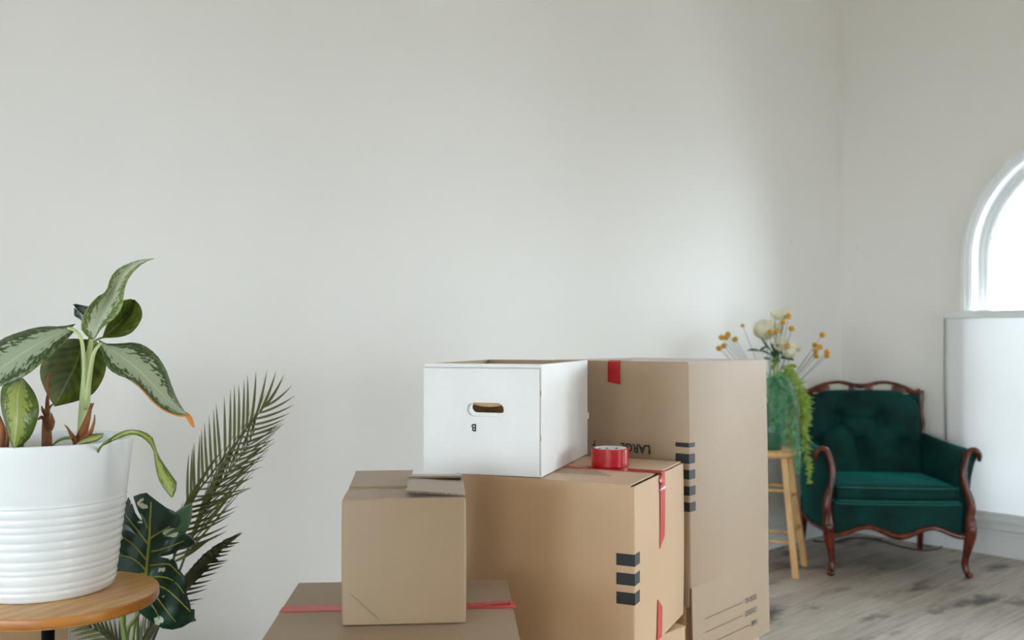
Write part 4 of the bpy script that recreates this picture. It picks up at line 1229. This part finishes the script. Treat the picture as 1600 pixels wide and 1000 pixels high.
m = (nx + 1) * (nz + 1)
for j in range(nz):
    for i in range(nx):
        a = j * (nx + 1) + i
        F.append((a, a + 1, a + nx + 2, a + nx + 1)); F.append((m + a, m + a + nx + 1, m + a + nx + 2, m + a + 1))
for j in range(nz):
    for i in (0, nx):
        a = j * (nx + 1) + i; F.append((a, a + nx + 1, m + a + nx + 1, m + a))
for i in range(nx):
    for j in (0, nz):
        a = j * (nx + 1) + i; F.append((a, a + 1, m + a + 1, m + a))
bk = mesh_obj('backrest', V, F, M_VELVET, r, True)
box('back_panel', -0.325, 0.325, 0.296, 0.316, 0.42, 0.885, M_VELVET, r, 0.004)
for bx_, bz_ in buttons[:3]:
    y = 0.215 + 0.085 * ((bz_ - 0.40) / 0.5) - 0.055 + 0.040
    bm = bmesh.new(); bmesh.ops.create_uvsphere(bm, u_segments=10, v_segments=6, radius=0.009)
    for v in bm.verts: v.co = Vector((bx_ + v.co.x, y + v.co.y * 0.5, bz_ + v.co.z))
    bm_obj('button', bm, M_VELVET, bk, True)
# carved crest and posts
CREST = [(0, .930), (.04, .934), (.08, .946), (.12, .953), (.16, .950), (.20, .940), (.24, .922), (.275, .902), (.30, .892), (.322, .898), (.335, .905)]
def crest_z(x):
    a = abs(x)
    for (a0, z0), (a1, z1) in zip(CREST, CREST[1:]):
        if a <= a1: return z0 + (z1 - z0) * (a - a0) / (a1 - a0)
    return CREST[-1][1]
ys = 0.312
cp = [(-0.332 + 0.664 * i / 30, ys, crest_z(-0.332 + 0.664 * i / 30)) for i in range(31)]
cr_o = tube('crest_rail', cp, [0.016, 0.017, 0.014, 0.010, 0.010, 0.013, 0.015, 0.013, 0.010, 0.010, 0.014, 0.017, 0.016], M_MAHOG, r, 10, 80)
for x, wd in ((-0.215, 0.042), (-0.045, 0.022), (0.045, 0.022), (0.215, 0.042)):
    bm = bmesh.new(); add_box(bm, x - wd, x + wd, ys - 0.011, ys + 0.011, 0.890, crest_z(x) - 0.002, 0.008, 3)
    bm_obj('crest_carving', bm, M_MAHOG, cr_o, True)
for s in (-1, 1):
    tube('back_post', [(s * 0.332, 0.312, 0.905), (s * 0.336, 0.308, 0.86), (s * 0.332, 0.295, 0.78), (s * 0.338, 0.288, 0.72), (s * 0.330, 0.275, 0.62)], [0.020, 0.015, 0.013, 0.016, 0.014], M_MAHOG, r, 10, 20)
    tube('back_leg', [(s * 0.325, 0.275, 0.30), (s * 0.325, 0.28, 0.20), (s * 0.328, 0.295, 0.10), (s * 0.332, 0.315, 0.0)], [0.022, 0.021, 0.018, 0.015], M_MAHOG, r, 10, 14)
    # arm
    prof = [(0.298, 0.24), (0.300, 0.40), (0.306, 0.50), (0.316, 0.575), (0.330, 0.618), (0.350, 0.638), (0.376, 0.640), (0.398, 0.624), (0.402, 0.602), (0.388, 0.570), (0.372, 0.50), (0.362, 0.40), (0.358, 0.30), (0.352, 0.225)]
    V, F = [], []
    ny = 12; mm = len(prof)
    for j in range(ny + 1):
        t = j / ny; y = -0.30 + 0.585 * t
        pinch = 1 - 0.10 * t
        for px_, pz_ in prof:
            k = max(0, (pz_ - 0.40) / 0.24)
            zz = pz_ + 0.030 * t * k - 0.010 * math.sin(math.pi * t) * k
            xx = px_ - (0.05 * t ** 1.5) * max(0, (px_ - 0.30) / 0.10) * (0.6 + 0.4 * k) + (0.012 * math.sin(math.pi * t)) * (0 if px_ < 0.31 else 1)
            V.append((s * xx, y, zz))
    for j in range(ny):
        for k in range(mm):
            k2 = (k + 1) % mm
            F.append((j * mm + k, j * mm + k2, (j + 1) * mm + k2, (j + 1) * mm + k))
    F.append(tuple(range(mm))); F.append(tuple(ny * mm + k for k in range(mm))[::-1])
    ob = mesh_obj('arm', V, F, M_VELVET, r, True)
    bm = bmesh.new(); bm.from_mesh(ob.data); bmesh.ops.recalc_face_normals(bm, faces=bm.faces); bm.to_mesh(ob.data); bm.free()
    autosmooth(ob, 60)
    # S-shaped arm support running into the cabriole leg
    tube('arm_support', [(s * 0.405, -0.315, 0.585), (s * 0.402, -0.325, 0.618), (s * 0.380, -0.325, 0.640), (s * 0.352, -0.322, 0.632), (s * 0.334, -0.325, 0.590), (s * 0.322, -0.332, 0.530), (s * 0.328, -0.338, 0.46), (s * 0.346, -0.342, 0.40), (s * 0.354, -0.345, 0.345), (s * 0.348, -0.345, 0.30)],
         [0.010, 0.014, 0.017, 0.018, 0.018, 0.018, 0.018, 0.021, 0.022, 0.020], M_MAHOG, r, 12, 40)
    tube('front_leg', [(s * 0.348, -0.345, 0.315), (s * 0.350, -0.350, 0.27), (s * 0.346, -0.352, 0.21), (s * 0.334, -0.345, 0.13), (s * 0.326, -0.338, 0.07), (s * 0.332, -0.348, 0.030), (s * 0.338, -0.362, 0.014)],
         [0.022, 0.029, 0.029, 0.023, 0.017, 0.017, 0.014], M_MAHOG, r, 12, 30)
    bm = bmesh.new(); bmesh.ops.create_uvsphere(bm, u_segments=12, v_segments=8, radius=0.02)
    for v in bm.verts: v.co = Vector((s * 0.338 + v.co.x, -0.36 + v.co.y * 1.15, 0.017 + v.co.z * 0.85))
    bm_obj('foot', bm, M_MAHOG, r, True)
    # carved knee
    bm = bmesh.new(); bmesh.ops.create_uvsphere(bm, u_segments=10, v_segments=8, radius=0.016)
    for v in bm.verts: v.co = Vector((s * 0.350 + v.co.x * 1.2, -0.374 + v.co.y * 0.7, 0.245 + v.co.z * 1.7))
    bm_obj('knee_carving', bm, M_MAHOG, r, True)

# ------------------------------------------------------------------ pale wooden stool
SC = W(1.36, 4.85, 0)
SH = 0.625
r = empty('wooden_stool', SC, ang(0.115, 0.235))
tag(r, 'pale wooden stool carrying the vase of flowers beside the green armchair', 'stool')
lathe('seat', [(0.128, SH - 0.034), (0.140, SH - 0.028), (0.146, SH - 0.016), (0.143, SH - 0.004), (0.134, SH), (0.0001, SH - 0.002)], M_PINE, r, 48)
legs = []
for k in range(4):
    a = math.radians(-90 - 45 + 90 * k)
    # square section leg, splayed
    tp_ = Vector((0.105 * math.cos(a), 0.105 * math.sin(a), SH - 0.03)); bt = Vector((0.20 * math.cos(a), 0.20 * math.sin(a), 0.0))
    legs.append((tp_, bt))
    rd, td = Vector((math.cos(a + math.pi / 4), math.sin(a + math.pi / 4), 0)), Vector((-math.sin(a + math.pi / 4), math.cos(a + math.pi / 4), 0))
    V = []
    for p_ in (bt, tp_):
        for sx, sy in ((-1, -1), (1, -1), (1, 1), (-1, 1)): V.append(p_ + rd * sx * 0.016 + td * sy * 0.016)
    ob = mesh_obj('leg', V, [(0, 1, 2, 3)[::-1], (4, 5, 6, 7), (0, 1, 5, 4), (1, 2, 6, 5), (2, 3, 7, 6), (3, 0, 4, 7)], M_PINE, r)
    md = ob.modifiers.new('edge', 'BEVEL'); md.width = 0.003; md.segments = 2
def legpt(k, z): a, b = legs[k % 4]; return b.lerp(a, z / (SH - 0.03))
for k in range(4):
    for z in ((0.385, 0.215) if k % 2 == 0 else (0.425, 0.17)):
        tube('rung', [legpt(k, z), legpt(k + 1, z)], [0.009], M_PINE, r, 8, 6)

# ------------------------------------------------------------------ vase and flowers on the stool
VC = SC + Vector((0, 0, SH))
r = empty('vase', VC, 0)
tag(r, 'green glass vase on the pale stool, mostly hidden by the tall box', 'vase')
lathe('vase_body', [(0.036, 0.0), (0.046, 0.004), (0.060, 0.05), (0.062, 0.10), (0.050, 0.16), (0.038, 0.20), (0.040, 0.225), (0.046, 0.235), (0.043, 0.236), (0.035, 0.20), (0.046, 0.16), (0.057, 0.10), (0.055, 0.05), (0.040, 0.01), (0.0001, 0.01)], M_VASE, r, 32)
lathe('vase_rim', [(0.044, 0.233), (0.048, 0.236), (0.047, 0.240), (0.043, 0.240), (0.042, 0.236), (0.044, 0.233)], M_VASE, r, 32, True)
MOUTH = VC + Vector((0, 0, 0.225)); INV = VC + Vector((0, 0, 0.06))
FD = 4.85
def z4(x, y): return (1100 + x / 6.667, 470 + y / 6.667)
def flower_root(name, label, cat, group):
    e = empty(name, INV, 0); tag(e, label, cat, group); return e
def stem_to(root, tip, mat, rad=0.0016, bow=0.02):
    m1 = MOUTH + (tip - MOUTH) * 0.08 + Vector((random.uniform(-.012, .012), random.uniform(-.012, .012), 0))
    mid = m1.lerp(tip, 0.5) + Vector((0, 0, bow))
    tube('stem', [INV + Vector((random.uniform(-.02, .02), random.uniform(-.02, .02), 0)), m1, mid, tip], [rad * 1.2, rad], mat, root, 6, 14, 1.0, INV)
def bumpy_ball(name, c, rad, mat, parent, seed):
    rn = random.Random(seed)
    bm = bmesh.new(); bmesh.ops.create_icosphere(bm, subdivisions=3, radius=1.0)
    for v in bm.verts:
        n_ = v.co.normalized(); q_ = 1 + 0.07 * math.sin(n_.x * 23 + seed) * math.sin(n_.y * 21) * math.sin(n_.z * 22 + 1)
        v.co = n_ * rad * q_ * rn.uniform(0.96, 1.04) + (c - INV)
    bm_obj(name, bm, mat, parent, True)
balls_left = [(155, 495), (207, 470), (182, 382), (232, 382), (250, 350), (325, 400), (403, 258)]
balls_mid = [(820, 222), (880, 160), (912, 288), (690, 325), (755, 320), (870, 470)]
balls_right = [(1233, 355), (1155, 460), (1207, 480), (1163, 522), (1170, 575), (1285, 530), (1283, 570)]
special = {(155, 495): 'leftmost and lowest yellow billy button above the tall box', (207, 470): 'yellow billy button touching the leftmost one above the tall box',
           (182, 382): 'left end of the upper left trio of yellow billy buttons', (232, 382): 'middle one of the upper left trio of yellow billy buttons', (250, 350): 'highest one of the upper left trio of yellow billy buttons',
           (403, 258): 'small yellow billy button on the tallest lone stem above the tall box', (325, 400): 'yellow billy button just right of the upper left trio',
           (820, 222): 'yellow billy button just below the two topmost cream blooms', (880, 160): 'topmost yellow billy button of the bouquet', (912, 288): 'yellow billy button on the right of the upper bouquet, below the topmost one',
           (690, 325): 'left one of the two yellow billy buttons in front of the largest cream bloom', (755, 320): 'right one of the two yellow billy buttons in front of the largest cream bloom', (870, 470): 'yellow billy button just above the lowest cream bloom',
           (1233, 355): 'highest yellow billy button leaning out over the armchair', (1155, 460): 'top left ball of the yellow clump leaning towards the armchair', (1207, 480): 'top right ball of the yellow clump leaning towards the armchair',
           (1163, 522): 'middle ball of the yellow clump leaning towards the armchair', (1170, 575): 'lowest ball of the yellow clump leaning towards the armchair', (1285, 530): 'upper one of the two yellow billy buttons furthest right', (1283, 570): 'lower one of the two yellow billy buttons furthest right'}
for grp, lst in (('left', balls_left), ('mid', balls_mid), ('right', balls_right)):
    for i, bp in enumerate(lst):
        dd = {'left': -0.03, 'mid': -0.07, 'right': 0.03}[grp] + 0.02 * math.sin(i * 2.2)
        lab = special[bp]
        f = flower_root('billy_button', lab, 'flower', 'billy buttons in the vase, ' + {'left': 'leaning left', 'mid': 'among the cream blooms', 'right': 'leaning right'}[grp])
        tip = at(*z4(*bp), FD + dd)
        bumpy_ball('flower_head', tip, 0.0145 if bp != (403, 258) else 0.010, M_YELLOW, f, i + len(grp) * 7)
        stem_to(f, tip, M_FLSTEM, 0.0014, 0.015 if grp != 'right' else -0.005)
def bloom(px, rad, dd, label, seed):
    rn = random.Random(seed)
    f = flower_root('cream_bloom', label, 'flower', 'cream blooms in the vase')
    c = at(*z4(*px), FD + dd)
    stem_to(f, c, M_FLSTEM, 0.0022, 0.01)
    face = (W(rn.uniform(-.5, .5), -1) + Vector((0, 0, rn.uniform(0.2, 0.9)))).normalized()
    ux = face.orthogonal().normalized(); uy = face.cross(ux)
    # layered cupped petals
    for layer, (nn, rr, op) in enumerate(((9, 1.0, 1.25), (8, 0.82, 0.95), (6, 0.6, 0.6), (4, 0.38, 0.3))):
        for k in range(nn):
            a = 2 * math.pi * (k + 0.5 * layer) / nn + rn.uniform(-.15, .15)
            rd = ux * math.cos(a) + uy * math.sin(a); td = face.cross(rd)
            V, F = [], []
            for i in range(5):
                t = i / 4; th = op * t * 1.15
                p_ = rd * (rad * rr * math.sin(th) * 0.95) + face * (rad * rr * (1 - math.cos(th)) * 0.9 - rad * 0.35 + layer * rad * 0.08)
                wv = rad * rr * 0.52 * math.sin(math.pi * (0.12 + 0.78 * t))
                for q_ in (-1, 0, 1): V.append(c - INV + p_ + td * wv * q_ + face * (0.10 * rad * abs(q_)) + Vector((rn.uniform(-1, 1), rn.uniform(-1, 1), rn.uniform(-1, 1))) * rad * 0.03)
            for i in range(4):
                for q_ in (0, 1): F.append((3 * i + q_, 3 * i + q_ + 1, 3 * i + q_ + 4, 3 * i + q_ + 3))
            mesh_obj('petal', V, F, M_CREAM, f, True)
bloom((640, 325), 0.066, 0.0, 'largest cream bloom on the left of the bouquet', 1)
bloom((742, 152), 0.038, -0.02, 'cream bloom at the top of the bouquet', 2)
bloom((838, 148), 0.036, 0.02, 'cream bloom at the top right of the bouquet beside a yellow ball', 3)
bloom((800, 455), 0.042, -0.05, 'cream bloom in the middle of the bouquet above the dark leaves', 4)
bloom((878, 545), 0.040, -0.06, 'lowest cream bloom of the bouquet above the trailing fern', 5)
bloom((945, 490), 0.032, 0.03, 'small cream bloom at the right edge of the bouquet', 6)
bloom((770, 290), 0.030, 0.04, 'cream bloom behind the yellow balls in the middle of the bouquet', 7)
# leafy sprigs
def blade(parent, b, t, wid, mat, sag, off):
    ctrl = b.lerp(t, 0.5) + sag
    view = (W(0, -1) + Vector((0, 0, 0.4))).normalized()
    V, F = [], []
    for i in range(7):
        u = i / 6; p_ = b * (1 - u) ** 2 + ctrl * 2 * u * (1 - u) + t * u * u
        tg = ((ctrl - b) * (1 - u) + (t - ctrl) * u).normalized(); sd = tg.cross(view).normalized()
        hw = wid * math.sin(math.pi * (0.06 + 0.93 * u)) ** 0.8
        V += [p_ + sd * hw - off, p_ - view * 0.15 * hw - off, p_ - sd * hw - off]
    for i in range(6):
        a = 3 * i; F += [(a, a + 1, a + 4, a + 3), (a + 1, a + 2, a + 5, a + 4)]
    mesh_obj('leaf', V, F, mat, parent, True)
def sprig(label, stem_px, leaves, mat, wid):
    f = flower_root('leaf_sprig', label, 'foliage', 'leafy sprigs in the vase')
    tip = at(*z4(*stem_px), FD - 0.03)
    stem_to(f, tip, M_DKLEAF, 0.002, 0.0)
    for (bx_, by_), (tx, ty), sg in leaves:
        blade(f, at(*z4(bx_, by_), FD - 0.03), at(*z4(tx, ty), FD - 0.05), wid, mat, Vector((0, 0, sg)), INV)
sprig('arched dark green leaves on the left of the bouquet just above the tall box', (690, 560), [((690, 560), (580, 520), 0.01), ((590, 525), (445, 518), 0.012), ((575, 520), (665, 470), 0.004), ((690, 610), (615, 595), 0.004), ((700, 520), (590, 375), -0.01)], M_DKLEAF, 0.007)
sprig('dark green leaves in the middle of the bouquet under the cream blooms', (790, 520), [((760, 560), (700, 440), 0.0), ((780, 570), (760, 450), 0.0), ((800, 560), (850, 500), 0.0), ((800, 590), (940, 620), 0.012), ((790, 600), (700, 640), 0.01), ((820, 560), (930, 545), 0.01), ((750, 600), (690, 520), 0.0), ((800, 600), (900, 585), 0.014), ((770, 580), (720, 500), 0)], M_DKLEAF, 0.012)
M_OLIVE = plain('olive_leaf', rgb(112, 136, 52), 0.55)
sprig('olive green leaves at the right of the bouquet where the fern starts to trail', (870, 680), [((880, 690), (790, 710), 0.006), ((870, 690), (970, 690), 0.014), ((880, 680), (900, 790), 0.0), ((900, 700), (970, 820), 0.01), ((870, 680), (840, 740), 0), ((800, 640), (700, 600), 0.006), ((760, 620), (700, 720), 0)], M_OLIVE, 0.011)
# trailing fern strands
def strand(label, path, mat, dens, reach, seed, stiff=0.6):
    rn = random.Random(seed)
    f = flower_root('fern_strand', label, 'foliage', 'fern strands trailing from the vase')
    P3 = [MOUTH + Vector((0, 0, -0.02))] + [at(x, y, d) for x, y, d in path]
    tube('stem', [INV] + P3, [0.0016, 0.0012, 0.0008], mat, f, 5, 40, 1.0, INV)
    fine = cr(P3, dens)
    V, F = [], []
    for i, p_ in enumerate(fine):
        if i < dens * 0.06: continue
        t = i / dens
        sc_ = 1.3 * reach * (0.55 + 0.45 * math.sin(math.pi * min(1, t * 1.05))) 
        tg = (fine[min(i + 1, dens - 1)] - fine[max(i - 1, 0)]).normalized()
        for q_ in range(5):
            dr = Vector((rn.uniform(-1, 1), rn.uniform(-1, 1), rn.uniform(-0.7, 0.5))).normalized()
            dr = (dr + tg * stiff).normalized() * sc_ * rn.uniform(0.5, 1.0)
            # side frondlet: rib with needles
            sd0 = dr.cross(Vector((rn.uniform(-1, 1), rn.uniform(-1, 1), rn.uniform(-1, 1)))).normalized()
            m_ = 5
            for k in range(1, m_ + 1):
                bpt = p_ + dr * (k / m_)
                for sg in (-1, 1):
                    tipn = bpt + dr * 0.28 + sd0 * sg * sc_ * 0.30 * (1.1 - k / m_ * 0.7)
                    wv = dr.normalized().cross(sd0) * 0.0016 + dr.normalized() * 0.0026
                    b = len(V); V += [bpt - wv - INV, bpt + wv - INV, tipn - INV]; F.append((b, b + 1, b + 2))
            b = len(V); sdv = sd0 * 0.0018; V += [p_ - sdv - INV, p_ + sdv - INV, p_ + dr - INV]; F.append((b, b + 1, b + 2))
    o = mesh_obj('needles', V, F, mat, f); o['kind'] = 'stuff'
D1 = FD - 0.12
strand('longest yellow-green fern strand hanging down in front of the armchair arm', [(1228, 578, D1), (1246, 600, D1), (1256, 640, D1), (1258, 680, D1), (1262, 718, D1), (1265, 752, D1)], M_FERN, 80, 0.036, 11)
strand('bright yellow-green fern strand bulging furthest right over the chair back', [(1230, 585, D1 + .02), (1252, 612, D1 + .02), (1260, 630, D1 + .02), (1257, 660, D1 + .02), (1256, 690, D1)], M_FERN, 60, 0.036, 12)
strand('mid-green fern strand hanging beside the stool leg', [(1222, 590, D1 - .02), (1234, 620, D1 - .03), (1240, 660, D1 - .03), (1244, 700, D1 - .03), (1247, 735, D1 - .03)], M_FERN2, 80, 0.036, 13)
strand('blue-green fern strand hanging in front of the vase', [(1212, 590, D1 - .02), (1220, 620, D1 - .03), (1224, 650, D1 - .04), (1226, 690, D1 - .03)], M_FERN2, 70, 0.036, 14)
strand('blue-green fern strand closest to the edge of the tall box', [(1206, 590, D1 - .02), (1208, 620, D1 - .03), (1210, 650, D1 - .04), (1209, 670, D1 - .03)], M_FERN2, 60, 0.034, 15)
strand('mid-green fern strand spreading over the stool seat', [(1218, 584, D1), (1230, 612, D1), (1236, 640, D1 - .02), (1232, 675, D1 - .02), (1236, 700, D1 - .03)], M_FERN, 60, 0.032, 16)

# ------------------------------------------------------------------ cable on the floor under the armchair
def fl(px, py):
    d_ = FPX * CAMH / (py - HY); v = W((px - CX) / FPX * d_, d_, 0.004); return v
tag(tube('power_cable', [fl(1270, 846), fl(1300, 848), fl(1330, 842), fl(1365, 843), (fl(1395, 852)), fl(1420, 858), fl(1445, 861), fl(1466, 858), fl(1472, 852), fl(1458, 847)], [0.004], M_CABLE, None, 8, 60), 'black cable lying on the floor under the green armchair', 'cable')
